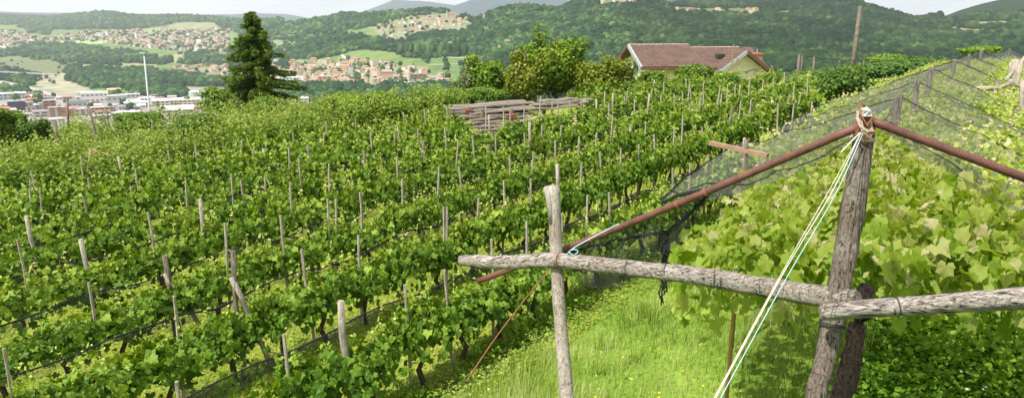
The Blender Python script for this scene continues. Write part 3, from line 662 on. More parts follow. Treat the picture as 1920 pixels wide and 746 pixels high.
for k_, (x, y) in enumerate(nb_):
    w_ = rs9.uniform(9, 26); h_ = rs9.uniform(5, 10); wc = [(.68,.67,.64),(.55,.5,.44),(.62,.6,.58),(.5,.3,.22),(.45,.45,.46)][rs9.integers(5)]; rc = [(.62,.61,.60),(.40,.36,.33),(.40,.22,.16),(.72,.72,.72)][rs9.integers(4)]
    nm_ = {(.68,.67,.64):'white',(.55,.5,.44):'beige',(.62,.6,.58):'pale',(.5,.3,.22):'reddish',(.45,.45,.46):'grey'}[wc]
    building(f"{nm_} block in the near town, {ordn(k_+1)} from the left among its ordinary blocks", x-w_/2, x+w_/2, y-h_, y, wc, rc, 'gable' if rs9.random() < .35 else 'flat', int(rs9.integers(1,4)), .7, rs9.uniform(-.4,.4))
# church with bell tower
def church(px, py, h, label):
    p = hit(px, py); e = empty('church', p, label, 'church', None, .3)
    b = MB(); b.box((14,4,5), (24,13,14)); b.build('nave', MWALL['pink'], e)
    b = MB(); V = [(1,-3.5,12),(27,-3.5,12),(27,4,16),(1,4,16),(1,11.5,12),(27,11.5,12)]; b.add(V+[(x,y,z+.4) for x,y,z in V], [(0,3,2,1),(3,4,5,2),(6,7,8,9),(9,8,11,10),(0,1,7,6),(4,10,11,5),(0,6,9,3),(3,9,10,4),(1,2,8,7),(2,5,11,8)]); b.build('roof', MROOF['brown'], e)
    b = MB(); b.box((-3,0,h/2-3), (5.5,5.5,h+6)); t = b.build('bell_tower', MWALL['beige'], e)
    b = MB(); b.add([(-6,-3,h),(0,-3,h),(0,3,h),(-6,3,h),(-3,0,h+5)], [(0,1,4),(1,2,4),(2,3,4),(3,0,4)]); b.build('spire', MROOF['brown'], t)
    b = MB(); b.box((-3,-2.8,h-3), (2,.3,3)); b.build('belfry_opening', M_win, t)
church(712, 146, 24, 'brown village church with square bell tower among red roofs')
church(840, 33, 20, 'church with square tower on top of the church hill')
church(909, 38, 24, 'slender church tower on the wooded saddle left of the forest hill')
# storage tanks and silo
def tank(px, py, wpx, hpx, wall, label, name='storage_tank', roofh=.25):
    p = hit(px, py); k = (p[1]*CP-p[2]*SP)/F; r = wpx*k/2; h = hpx*k*.85
    e = empty(name, p+np.array([0,r,0]), label, 'tank', 'tanks beside the railway')
    b = MB(); b.tube([(0,0,-6),(0,0,h)], r, 28); b.build('tank_wall', plain('tank_wall', wall, .6, .12, .3), e, smooth=False)
    b = MB(); th = np.arange(28)*2*math.pi/28; V = [(1.03*r*math.cos(t), 1.03*r*math.sin(t), h) for t in th]+[(0,0,h+roofh*r)]; b.add(V, [(i,(i+1) % 28,28) for i in range(28)]+[tuple(range(27,-1,-1))]); b.build('tank_roof', plain('tank_roof', (.8,.8,.78) if name == 'storage_tank' else wall, .6, .1, .4), e)
tank(360,182,18,11,(.42,.52,.44),'green walled storage tank with white roof, leftmost of three')
tank(379,184,19,14,(.50,.56,.50),'middle storage tank with white domed roof and pale wall')
tank(401,183,26,13,(.52,.57,.52),'widest storage tank nearest the spruce with white roof')
tank(148,188,15,16,(.38,.38,.38),'grey concrete silo between motorway and modern white building','silo',.02)
# roads draped on the ground
def road(name, pts, width, colr, lift=.6):
    P = []
    for a, b_ in zip(pts[:-1], pts[1:]):
        for t in np.linspace(0, 1, 8, endpoint=False):
            q = hit(a[0]+(b_[0]-a[0])*t, a[1]+(b_[1]-a[1])*t)
            if q is not None: P.append(q)
    P = np.array(P); k = 5
    if len(P) > 8: P[2:-2,:2] = sum(P[i:len(P)-4+i,:2] for i in range(5))/5
    T = np.gradient(P[:,:2], axis=0); T /= np.linalg.norm(T, axis=1, keepdims=True)+1e-9
    S = np.stack([-T[:,1], T[:,0]], 1)*width/2; V = []
    for i in range(len(P)):
        for u in (-1,-.5,0,.5,1): x, y = P[i,:2]+S[i]*u; V.append((x, y, float(height(x, y))+lift))
    Fc = [(i*5+j, i*5+j+1, i*5+j+6, i*5+j+5) for i in range(len(P)-1) for j in range(4)]
    b = MB(); b.add(V, Fc); o = b.build(name, plain('road_surface', colr, .9, .15, .05)); tag(o, kind='structure')
road('motorway', [(-40,146),(30,160),(70,172),(110,186),(160,200),(230,213),(330,226)], 30, (.36,.33,.30))
road('railway', [(130,186),(200,200),(270,212),(350,224)], 42, (.27,.225,.20), 1.2)
road('road', [(640,103),(650,112),(668,120)], 7, (.5,.46,.4)); road('road', [(622,152),(645,158),(700,166),(740,167)], 9, (.5,.47,.43))
road('road', [(-20,82),(20,92),(24,104)], 22, (.45,.42,.38)); road('road', [(60,140),(100,138),(150,140),(190,142),(235,152)], 12, (.48,.46,.42))
road('path', [(770,107),(820,107),(860,109),(890,110)], 6, (.48,.42,.32)); road('path', [(800,122),(850,121),(885,117)], 5, (.4,.4,.3))
road('road', [(330,192),(420,200),(500,204)], 10, (.42,.4,.38)); road('road', [(500,170),(540,166),(590,167)], 10, (.5,.45,.38))
# viaduct
pa0, pb0 = hit(-30,140), hit(95,148); e = empty('viaduct', (pa0+pb0)/2, 'long grey concrete viaduct on dark piers crossing the left of the valley', 'viaduct')
dv = pb0-pa0; Lv = np.linalg.norm(dv[:2]); e.rotation_euler = (0,0,math.atan2(dv[1], dv[0]))
b = MB(); b.box((0,0,11), (Lv,14,2.2)); b.build('deck', plain('viaduct_deck', (.44,.42,.42), .9, .1, .1), e)
for k in range(9): b = MB(); b.box((-Lv/2+(k+.5)*Lv/9,0,3), (3,9,14)); b.build('pier', plain('viaduct_pier', (.16,.13,.12), .9), e)
b = MB(); b.box((0,-7.1,12.6), (Lv,.4,1.2)); b.build('parapet', plain('parapet', (.5,.5,.5), .9), e)
# single trees among the houses, on the fields and by the halls
CT_ = []
for k in range(4):
    tv = IVk*(1+(RNG.random((len(IVk),1))-.5)*.7); f = IFk
    for _s in range(1): pass
    tr = MB(); tr.tube([(0,0,-1),(0,0,.5)], [.1,.07], 6); 
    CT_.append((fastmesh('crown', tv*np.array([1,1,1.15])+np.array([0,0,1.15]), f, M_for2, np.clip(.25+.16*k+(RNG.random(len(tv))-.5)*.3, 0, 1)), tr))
TRM = None
def valley_tree(px, py, s, label, group, tall=1.):
    global TRM
    p = hit(px, py)
    if p is None: return
    if TRM is None: o = CT_[0][1].build('trunk', M_trunk); TRM = o.data; bpy.data.objects.remove(o)
    e = empty('tree', p, label, 'tree', group, random.random()*6); e.scale = (s,s,s*tall)
    link('crown', random.choice(CT_)[0], e); link('trunk', TRM, e)
rs = np.random.default_rng(5)
def trees_in(poly, n, s, where, tall=1.):
    xs = [p[0] for p in poly]; ys = [p[1] for p in poly]; L_ = []
    while len(L_) < n:
        x = rs.uniform(min(xs), max(xs)); y = rs.uniform(min(ys), max(ys))
        if inpoly([x], [y], poly)[0]: L_.append((x, y))
    for k, (x, y) in enumerate(sorted(L_)): valley_tree(x, y, s*rs.uniform(.7,1.3), f"round green tree, {ordn(k+1)} from left {where}", 'trees '+where, tall)
trees_in(TOWNZ[2], 95, 4.8, 'in the valley village')
trees_in(TOWNZ[3], 44, 5.2, 'on the church hill')
trees_in(TOWNZ[1], 12, 5., 'in the red roofed quarter left of the spruce')
trees_in([(0,178),(230,190),(300,196),(410,190),(420,214),(200,214),(0,200)], 30, 5., 'between the buildings of the near town')
trees_in([(150,150),(210,190),(240,176),(300,186),(300,176),(230,168),(130,160)], 12, 5.5, 'along the motorway bank')
trees_in([(770,110),(890,112),(890,135),(810,140)], 9, 6., 'scattered over the terraced vineyard slope')
trees_in([(0,114),(95,114),(135,134),(140,160),(90,166),(60,136),(0,130)], 22, 3.6, 'on the open ground beside the viaduct')
for k, x in enumerate([752,764,772,783,806,812,828,842,858,872]):
    valley_tree(x, 106, 8, f"tall dark conifer, {ordn(k+1)} from left in the line above the terraced slope", 'dark conifers above the terraced slope', 1.7)
# suburban trees of the far settlement
Ps = []; xs_, ys_ = [], []
while len(Ps) < 900:
    x = rs.uniform(-60, 440); y = rs.uniform(54, 98)
    if inpoly([x], [y], TOWNZ[0])[0]:
        q = hit(x, y)
        if q is not None: Ps.append(q)
Ps = np.array(Ps); s = RNG.uniform(4, 11, len(Ps)); v, f, r = crowns(Ps+np.array([0,0,3]), np.stack([s,s,s*.8], 1), RNG.random(len(Ps))*.7)
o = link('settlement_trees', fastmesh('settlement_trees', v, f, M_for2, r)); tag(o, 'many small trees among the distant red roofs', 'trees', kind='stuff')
# haze
b = MB(); b.box((0,7000,320), (36000,36000,1040)); hz = b.build('haze', []); tag(hz, 'pale summer haze filling the valley air', 'haze', kind='stuff')
m, nt, out = mat('haze'); v = nt.nodes.new('ShaderNodeVolumePrincipled'); v.inputs['Color'].default_value = (.86,.92,1,1); v.inputs['Density'].default_value = 6.2e-5; v.inputs['Anisotropy'].default_value = .25
nt.links.new(v.outputs[0], out.inputs['Volume']); hz.data.materials.append(m)
# ================================================================== the vineyard
D = np.array([.6225,.7826]); NV = np.array([-.7826,.6225]); RZ = math.atan2(D[1], D[0])
ROWN = [6.2, 8.6, 10.95, 13.5, 16.3, 19.3, 22.5, 26.0]
ROWNAME = ['nearest row','second row','third row','fourth row','fifth row','sixth row','seventh row','farthest row']
def rowpt(k, s, h=0.):
    x, y = NV*ROWN[k]+D*s; return np.array([x, y, float(height(x, y))+h])
# grape leaf: five lobes round the petiole
def leaf_t():
    base = [(-165,.40),(-135,.72),(-108,.80),(-84,.68),(-55,.93),(-28,.76),(0,1.06),(28,.76),(55,.93),(84,.68),(108,.80),(135,.72),(165,.40)]
    pr = []
    for (a0_, r0_), (a1_, r1_) in zip(base[:-1], base[1:]): pr += [(a0_, r0_), ((a0_+a1_)/2, (r0_+r1_)/2*.90)]
    pr.append(base[-1])
    v = [(0,0,0)]
    for a, r in pr:
        x, y = math.sin(R(a))*r, math.cos(R(a))*r; v.append((x*.56, y*.56+.05, .16*abs(x)-.22*max(0,y)**2-.05*math.cos(R(a)*5)))
    return np.array(v), np.array([(0,i+2,i+1) for i in range(len(pr)-1)])
LV, LF = leaf_t()
LV2 = np.array([(0,-.25,0),(-.45,-.1,.08),(-.3,.4,.02),(0,.55,-.1),(.3,.4,.02),(.45,-.1,.08),(0,.1,0)]); LF2 = np.array([(6,0,1),(6,1,2),(6,2,3),(6,3,4),(6,4,5),(6,5,0)])[:, ::-1]
LD = np.array([(0,-.5,0),(-.26,0,.05),(0,.5,-.06),(.26,0,.05)]); LDF = np.array([(0,1,2),(0,2,3)])[:, ::-1]
def rv(n): v = RNG.normal(size=(n,3)); return v/np.linalg.norm(v, axis=1, keepdims=True)
def vine_leaves(Lx, W_, z0, z1, nsh, per, size, tip=3, coarse=False, zc=.62):
    P, Nn, T, S, rd = [], [], [], [], []; stems = []
    for q in range(nsh):
        x = RNG.uniform(-Lx/2, Lx/2); side = RNG.choice([-1,1]); dx = RNG.normal()*.22
        top = RNG.uniform(z0+.55*(z1-z0), z1); yo = side*abs(RNG.normal())*W_*.34; end = RNG.uniform(z0, z0+.6*(z1-z0))
        n = per; t = np.sort(RNG.random(n))
        cx = x+dx*t; cyy = yo*np.sin(t*1.75)*1.1; cz = np.where(t < .5, zc+(top-zc)*(t/.5), top+(end-top)*((t-.5)/.5)**1.3)
        p = np.stack([cx, cyy, cz], 1)+RNG.normal(size=(n,3))*np.array([.07,.075,.06])
        P.append(p); o = np.stack([p[:,0]*0+RNG.normal(size=n)*.45, np.sign(p[:,1])*(.6+.5*np.abs(p[:,1])/W_)+RNG.normal(size=n)*.4, .62+RNG.normal(size=n)*.35], 1)
        Nn.append(o); tt = rv(n)*.7+np.stack([0*t, np.sign(p[:,1])*.6, -.65+0*t], 1); T.append(tt)
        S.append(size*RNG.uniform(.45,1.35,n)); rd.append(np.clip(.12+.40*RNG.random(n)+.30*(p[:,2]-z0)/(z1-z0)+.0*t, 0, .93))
    for q in range(tip):
        x = RNG.uniform(-Lx/2, Lx/2); y = RNG.normal()*W_*.15; h = RNG.uniform(.15,.5); dx, dy = RNG.normal(size=2)*.13
        n = 7; t = np.linspace(.05, 1, n); p = np.stack([x+dx*t, y+dy*t, z1-.08+h*t-.12*t**3*RNG.random()], 1)
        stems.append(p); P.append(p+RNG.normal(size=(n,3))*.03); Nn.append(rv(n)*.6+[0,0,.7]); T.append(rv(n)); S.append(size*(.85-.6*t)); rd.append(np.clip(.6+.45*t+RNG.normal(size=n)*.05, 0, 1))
    S = [np.stack([q_,q_,q_],1) for q_ in S]
    for p in stems:
        dv = np.diff(p, axis=0); ln = np.linalg.norm(dv, axis=1); P.append(p[:-1]); T.append(dv); Nn.append(rv(len(dv))); S.append(np.stack([.022+0*ln, ln*1.15, .0*ln+.01],1)); rd.append(.9+0*ln)
    P = np.concatenate(P); Nn = np.concatenate(Nn); T = np.concatenate(T); S = np.concatenate(S); rd = np.concatenate(rd)
    tv, tf = (LV2, LF2) if coarse else (LV, LF)
    return (*scatter(tv, tf, P, Nn, T, S, rd), stems)
def vine_set(n, *a, mat_=None, **k):
    out_ = []
    for i in range(n):
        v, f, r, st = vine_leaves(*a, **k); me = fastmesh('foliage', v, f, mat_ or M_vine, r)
        out_.append((me, None))
    return out_
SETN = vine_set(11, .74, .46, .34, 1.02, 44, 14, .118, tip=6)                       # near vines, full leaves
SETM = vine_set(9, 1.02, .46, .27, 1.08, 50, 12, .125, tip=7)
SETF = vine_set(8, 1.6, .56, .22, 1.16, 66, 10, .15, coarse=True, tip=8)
def trunk_mesh(h, arm, r, seed):
    b = MB(); n = 6; p = np.stack([RNG.normal(size=n)*.03, RNG.normal(size=n)*.03, np.linspace(-.08, h, n)], 1); p[0,:2] = 0
    b.tube(p, np.linspace(r*1.3, r*.8, n), 7, rough=.4)
    for s in (-1, 1):
        q = np.stack([np.linspace(0, s*arm, 5)+p[-1,0], RNG.normal(size=5)*.03+p[-1,1], h-.02+np.array([0,.05,.07,.05,.06])+RNG.normal(size=5)*.015], 1); b.tube(q, np.linspace(r*.75, r*.3, 5), 5, rough=.4)
    o = b.build('trunk', M_bark, smooth=True); me = o.data; bpy.data.objects.remove(o); return me
TRK = [trunk_mesh(.62, .42, .030, i) for i in range(5)]
vc = 0
for k in range(8):
    sp = .82 if k < 3 else 1.15; near = k < 3; items = []
    s = -12. + (k*.37) % sp
    while s < 46:
        st = sp if s < 24 else sp*1.35
        p = rowpt(k, s, .8); x, y, d = proj(p); x, y, d = x[0], y[0], d[0]
        if d > 1 and -70 < x < (1470 if k == 0 else 1530) and y < 830 and not (k == 0 and x < 480) and not (k >= 5 and 862 < x < 1080) and not (x > 1050 and y < 150) : items.append((s, st))
        s += st*random.uniform(.93, 1.07)
    for q, (s, st) in enumerate(items):
        p = rowpt(k, s); dist = np.linalg.norm(p)
        fs = (SETN if (near and dist < 16) else SETM if dist < 24 else SETF)
        me, sm = random.choice(fs)
        gap = ''
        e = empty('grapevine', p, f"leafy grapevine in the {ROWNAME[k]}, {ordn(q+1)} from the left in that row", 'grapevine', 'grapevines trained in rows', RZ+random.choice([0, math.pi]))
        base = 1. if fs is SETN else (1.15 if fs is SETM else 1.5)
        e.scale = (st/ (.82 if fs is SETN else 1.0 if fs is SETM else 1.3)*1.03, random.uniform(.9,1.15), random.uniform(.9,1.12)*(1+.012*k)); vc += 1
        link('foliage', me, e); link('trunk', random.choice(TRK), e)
print('vines', vc)
# ------------------------------------------------------------------ stakes and posts, (x of top, y of top, kind)
PT = [(63,403,2),(35,450,1),(159,448,2),(166,529,1),(316,477,3),(322,555,1),(279,398,1),(415,420,1),(434,470,3),(336,709,1),(2,655,1),
(527,403,1),(617,372,1),(578,465,1),(670,443,1),(650,563,2),(765,533,1),(540,627,1),(845,504,1),(831,388,1),(925,449,1),(963,293,1),(997,335,1),(1046,307,2),(992,414,1),(1052,402,1),(1106,367,1),(1153,360,1),
(1131,284,1),(1167,278,1),(1084,257,1),(1201,270,1),(1231,252,1),(1268,313,1),(1297,306,1),(1290,253,1),(1327,290,1),(1090,306,1),(1209,228,1),(1259,214,1),(1281,215,1),(1263,241,1),(1315,240,1),(1357,226,1),(1335,232,1),
(1377,221,1),(1367,201,3),(1399,210,1),(1417,206,1),(1434,197,1),(1330,194,1),(1348,199,1),(1385,189,1),(1294,195,3),(1410,171,3),(1406,187,1),(1428,165,1),(1373,175,1),(1355,175,1),(1313,182,1),(1302,161,1),(1282,173,1),
(1264,177,1),(1239,177,1),(1214,176,2),(1221,165,1),(1244,154,1),(1245,194,1),(1290,155,1),(1286,149,1),(1321,151,1),(1326,166,1),(1339,145,1),(1345,141,2),(1346,163,1),(1364,161,1),(1380,158,1),(1388,158,1),(1400,259,2),
(1393,170,1),(1406,146,1),(1429,150,1),(1226,151,2),(982,201,1),(1011,181,1),(1034,185,1),(1044,194,1),(1064,173,1),(1071,189,1),(1057,203,1),(1018,234,1),(993,229,2),(984,248,1),(1047,262,1),(1079,216,1),(1082,216,1),
(1087,180,1),(1093,185,1),(1098,173,1),(1118,186,2),(1116,221,1),(1119,248,1),(1141,194,1),(1144,216,1),(1151,175,2),(1150,241,1),(1170,181,1),(1175,172,1),(1183,235,2),(1192,186,1),(1134,170,1),(1051,234,1),(992,283,1),
(757,211,1),(748,237,1),(740,247,1),(782,241,1),(786,263,3),(756,335,1),(817,313,1),(741,294,1),(799,204,1),(840,199,1),(837,238,1),(848,261,1),(878,197,1),(895,253,1),(918,271,3),(934,252,1),(866,314,1),(891,373,1),(942,339,1),(910,200,1),(945,200,1),(832,389,1),(955,207,1),(919,216,2),
(247,349,1),(255,316,1),(316,282,1),(336,310,1),(344,341,1),(366,272,1),(370,374,2),(407,294,1),(429,325,1),(456,338,1),(475,282,1),(440,264,1),(451,262,1),(260,248,1),(400,236,1),(67,319,1),(64,350,1),(54,335,1),(50,355,1),
(150,294,1),(164,334,1),(161,367,1),(229,294,2),(548,249,1),(537,275,1),(562,296,1),(496,279,2),(581,271,3),(614,307,1),(613,320,1),(499,330,1),(542,340,1),(620,373,1),(643,249,1),(665,223,1),(682,282,3),(674,359,1),(701,249,1),(610,228,1),(603,251,1),
(1450,187,1),(1479,177,3),(1469,195,1),(1487,194,1),(1506,191,1),(1525,190,1),(1522,201,1),(1541,194,1),(1465,177,1),(1496,174,1),(1447,182,1),(1460,156,2),(1450,146,1),(1472,148,1),(1476,136,1),(1497,143,1),(1527,138,1),(1516,147,1),(1488,158,1),(1485,144,1)]
posts = []
for (x, y, kd) in PT:
    best = None; r = ray(x, y); tgt = 1.62 if kd == 1 else 1.6
    rowsn = ROWN+[29.5,33.]
    for k, nn_ in enumerate(rowsn):
        den = r[0]*NV[0]+r[1]*NV[1]
        if den < .02: continue
        d = nn_/den; P = r*d; g = float(height(P[0], P[1])); h = P[2]-g
        if h < .9 or h > 3.2: continue
        sc_ = abs(h-tgt)
        if best is None or sc_ < best[0]: best = (sc_, k, P, g, h)
    if best: posts.append((x, y, kd, *best[1:]))
    else: print('unplaced post', x, y)
rowcnt = {}
posts.sort(key=lambda t: (t[3], t[0]))
def stake_mesh(h, r, kind):
    b = MB(); n = 5; z = np.linspace(-.15, h, n); p = np.stack([RNG.normal(size=n)*r*.35, RNG.normal(size=n)*r*.35, z], 1)
    b.tube(p, np.linspace(r*1.08, r*.9, n), 4 if kind == 1 and random.random() < .5 else 7, rough=.12 if kind == 1 else .3); return b
for (x, y, kd, k, P, g, h) in posts:
    q = rowcnt[k] = rowcnt.get(k, 0)+1; rn = (ROWNAME+['strip behind the rows','strip behind the rows'])[k]
    if k == 9: q += rowcnt.get(8, 0)
    what = {1:'thin grey wooden stake',2:'thick weathered post',3:'thick weathered post with a slanting brace'}[kd]
    loc = (P[0], P[1], g); r = .017+.0004*abs(P[1]) if kd == 1 else .036
    lean = (RNG.normal()*.025, RNG.normal()*.035)
    lab = f"{what}, {rn}, {ordn(q)} from left"
    if kd == 3:
        e = empty('vineyard_post', loc, lab, 'post', 'posts and stakes between the vines'); o = stake_mesh(h, r, 2).build('post', M_post, e, smooth=True)
        b = MB(); s = random.choice([1]); a = np.array([*(D*-.04), h*.80]); c = np.array([*(D*.36+NV*-.12), .12])
        t = np.linspace(0, 1, 5)[:,None]; b.tube(a*(1-t)+c*t+RNG.normal(size=(5,3))*.006, [.033,.03,.034,.03,.036], 6, rough=.25); b.build('brace', M_stake, e, smooth=True)
    else:
        o = stake_mesh(h, r, kd).build('stake' if kd == 1 else 'vineyard_post', M_stake, smooth=kd == 2)
        tag(o, lab, 'stake' if kd == 1 else 'post', 'posts and stakes between the vines'); o.location = loc; e = o
    e.rotation_euler = (lean[0], lean[1], 0)
    # keep the head where it was measured
# ------------------------------------------------------------------ net rolls and wires on each row
for k in range(8):
    ss = [s for s in np.arange(-12, 46, .45)]; P = []
    for s in ss:
        p = rowpt(k, s); x, y, d = proj(p+np.array([0,0,1.1]))
        if d[0] > 1 and -150 < x[0] < 1530 and not (k == 0 and x[0] < 330): P.append(p)
    P = np.array(P)
    if len(P) < 4: continue
    sag = .045*np.sin(np.arange(len(P))*1.35+k)+.02*RNG.normal(size=len(P)); Q = P+np.array([*(NV*.22),0])*1.0; Q[:,2] += 1.13+sag
    e = empty('rolled_net', Q[0], f"black bird net rolled up along the wires of the {ROWNAME[k]}", 'net', 'black nets rolled along the vine rows')
    b = MB(); b.tube(Q-Q[0], .0065*(1+1.2*RNG.random(len(Q))**2)*(1 if k < 5 else 1.2), 6, rough=.5); b.build('net_roll', M_black, e)
    b = MB(); V = []; dep = .05+.16*RNG.random(len(Q))*(RNG.random(len(Q)) > .3)
    for i in range(len(Q)):
        V += [Q[i]-Q[0], Q[i]-Q[0]+np.array([*(NV*-.03*RNG.random()), -dep[i]])]
    b.add(V, [(2*i,2*i+1,2*i+3,2*i+2) for i in range(len(Q)-1)]); b.build('hanging_edge', M_netd, e)
    b = MB(); W2 = P.copy(); W2[:,2] += .62; b.tube(W2, .004, 4, cap=False); o = b.build('wire', M_wire); tag(o, f"thin trellis wire low in the {ROWNAME[k]} of vines", 'wire', 'trellis wires')
# ------------------------------------------------------------------ foreground frame
def tubeobj(name, pts, rad, mt, parent=None, seg=14, rough=.1, smooth=True):
    b = MB(); b.tube(pts, rad, seg, rough=rough); return b.build(name, mt, parent, smooth=smooth)
def lerp(a, b, n, j=0.):
    t = np.linspace(0, 1, n)[:,None]; p = np.asarray(a)*(1-t)+np.asarray(b)*t
    if j: p[1:-1] += RNG.normal(size=(n-2,3))*j
    return p
def wiggly(p, j, seed=0):
    p = np.array(p); p[1:-1] += RNG.normal(size=(len(p)-2,3))*j; return p
def spl(pts, n):
    pts = np.array(pts, float); t = np.linspace(0, len(pts)-1, n); o = np.zeros((n,3))
    for i, u in enumerate(t):
        k = min(int(u), len(pts)-2); f = u-k; p0 = pts[max(k-1,0)]; p1 = pts[k]; p2 = pts[k+1]; p3 = pts[min(k+2,len(pts)-1)]
        o[i] = .5*((2*p1)+(-p0+p2)*f+(2*p0-5*p1+4*p2-p3)*f*f+(-p0+3*p1-3*p2+p3)*f**3)
    return o
def down(p):   # straight to the ground under p
    return np.array([p[0], p[1], float(height(p[0], p[1]))-.15])
def ringsof(c, axis, r, tube, turns, pitch, seg=90, ell=1.):
    axis = axis/np.linalg.norm(axis); a = np.cross(axis, [0,0,1.]); a /= np.linalg.norm(a); b_ = np.cross(axis, a)
    t = np.linspace(0, turns*2*math.pi, seg); return np.array(c)+np.outer(np.cos(t)*r, a)+np.outer(np.sin(t)*r*ell, b_)+np.outer((t/(2*math.pi)-turns/2)*pitch, axis)
# left slender post (split top), right stout post, leaning
pL = [unproj(1037,348,5.75), unproj(1041,430,5.72), unproj(1048,560,5.6), unproj(1055,650,5.5), unproj(1063,746,5.38), unproj(1071,850,5.25)]
g = down(pL[-1]); pL = spl(pL+[g], 20)
e = empty('frame_post', g, 'slender weathered pole with a split top, left upright of the foreground frame', 'post')
tubeobj('pole', pL-g, np.concatenate([[.050,.052,.050],np.linspace(.046,.054,17)]), M_stake, e, 12, .14)
tubeobj('split_top', np.array([unproj(1026,350,5.74),unproj(1030,372,5.72),unproj(1034,420,5.7)])-g, [.026,.032,.018], M_stake, e, 7, .25)
pR = [unproj(1622,216,4.55), unproj(1619,260,4.55), unproj(1604,360,4.52), unproj(1589,450,4.5), unproj(1572,540,4.47), unproj(1557,620,4.45), unproj(1540,700,4.42), unproj(1522,790,4.38)]
g = down(pR[-1]); pR = spl(pR+[g], 26)
e = empty('frame_post', g, 'stout cracked pole carrying the two rusty pipes, right upright of the foreground frame', 'post')
tubeobj('pole', pR-g, np.concatenate([[.044,.047,.050],np.linspace(.053,.063,6),np.linspace(.060,.050,17)]), M_post, e, 20, .30)
b = MB(); b.tube(ringsof(unproj(1560,607,4.45)-g, pR[-2]-pR[2], .074, .006, 2.5, .012), .005, 5); b.build('wire_binding', M_wire, e)
b = MB(); b.tube(ringsof(unproj(1617,262,4.55)-g, pR[-2]-pR[2], .072, .006, 2.2, .012), .0055, 5); b.build('cord_binding', M_rope, e)
# old vine stump behind the right pole
sp_ = [unproj(1622,535,4.95), unproj(1618,560,4.9), unproj(1608,610,4.85), unproj(1598,660,4.82), unproj(1585,720,4.8), unproj(1562,800,4.8)]
g = down(sp_[-1]); S_ = spl(sp_+[g], 22)
e = empty('old_vine', g, 'thick gnarled vine trunk with shaggy bark leaning beside the stout pole', 'vine'); tubeobj('trunk', S_-g, np.concatenate([[.03,.045,.042],np.linspace(.040,.054,19)*(1+.25*RNG.random(19))]), M_stump, e, 18, .4)
for a_, b_, c_ in []:
    tubeobj('limb', spl([unproj(*a_,4.9)-g, unproj(*b_,5.1)-g, unproj(*c_,5.5)-g], 9), np.linspace(.035,.012,9), M_stump, e, 9, .5)
# rails
r1 = spl([unproj(862,488,5.95), unproj(950,492,5.8), unproj(1040,488,5.6), unproj(1150,500,5.4), unproj(1300,516,5.1), unproj(1450,541,4.8), unproj(1606,566,4.36)], 40)
r1[:,1] -= .0; ax = np.linspace(0,1,40)
e = empty('frame_rail', r1[0], 'long grey weathered rail tied across the two foreground poles', 'rail'); tubeobj('rail', r1-r1[0], np.interp(ax,[0,.05,.2,.5,1],[.034,.042,.048,.050,.060]), M_rail, e, 18, .26)
for (x, y, d) in [(1047,488,5.58),(1175,503,5.33),(1248,508,5.2),(1340,525,5.0),(1352,527,4.99),(1425,538,4.85)]:
    b = MB(); b.tube(ringsof(unproj(x,y,d)-r1[0], r1[-1]-r1[0], .0555, .004, 1.15, .02), .0035 if x != 1047 else .006, 5); b.build('tie', M_tie if x != 1047 else M_redtie, e)
r2 = spl([unproj(1538,586,4.25), unproj(1640,577,4.2), unproj(1740,571,4.12), unproj(1840,564,4.05), unproj(1960,557,3.95), unproj(2200,552,3.8)], 34)
e = empty('frame_rail', r2[0], 'thick weathered rail running out of the right edge below the pipes', 'rail'); tubeobj('rail', r2-r2[0], np.interp(np.linspace(0,1,34),[0,.03,.3,1],[.034,.044,.048,.058]), M_rail, e, 14, .22)
for (x, y, d) in [(1680,573,4.16),(1884,561,4.02)]:
    b = MB(); b.tube(ringsof(unproj(x,y,d)-r2[0], r2[-1]-r2[0], .054, .004, 1.3, .03), .004, 5); b.build('wire_binding', M_wire, e)
pE = down(unproj(2180,600,3.85)); o = tubeobj('frame_post', np.array([unproj(2180,400,3.85), pE])-pE, .06, M_post); o.location = tuple(pE); tag(o, 'pole outside the right edge holding the far end of the rail', 'post')
# pipes
AP = unproj(1608,238,4.47); PE = unproj(897,527,6.45)
p1 = np.array([AP+(PE-AP)*t for t in np.linspace(-.012,1,24)]); p1[:,2] -= .03*np.sin(np.linspace(0,math.pi,24))
e = empty('frame_pipe', p1[0], 'rusty pipe sloping down left from the stout pole past the slender pole', 'pipe'); tubeobj('pipe', p1-p1[0], .0265, M_rust, e, 16, .02)
def on1(t): return AP+(PE-AP)*t-np.array([0,0,.03*math.sin(math.pi*t)])
for t in (.315,.385,.62): b = MB(); b.tube(ringsof(on1(t)-p1[0], PE-AP, .030, 0, 1.6, .008, 40), .004, 5); b.build('tie', M_redtie, e)
b = MB(); b.tube(ringsof(on1(.765)-p1[0], PE-AP, .033, 0, 9, .016, 220), .010, 5); b.build('black_binding', M_black, e)
AP2 = unproj(1636,228,4.5); PE2 = unproj(2150,418,4.1)
e = empty('frame_pipe', AP2, 'rusty pipe sloping down right from the stout pole, wrapped in net thread', 'pipe'); tubeobj('pipe', lerp(AP2,PE2,20)-AP2, .0265, M_rust, e, 16, .02)
b = MB(); b.tube(ringsof((PE2-AP2)*.5, PE2-AP2, .0268, 0, 118, np.linalg.norm(PE2-AP2)/118, 118*10), .0014, 4); b.build('thread_winding', M_black, e)
o = tubeobj('frame_post', np.array([PE2+[0,0,.03], down(PE2)])-down(PE2), .055, M_post); o.location = tuple(down(PE2)); tag(o, 'pole outside the right edge holding the end of the net wrapped pipe', 'post')
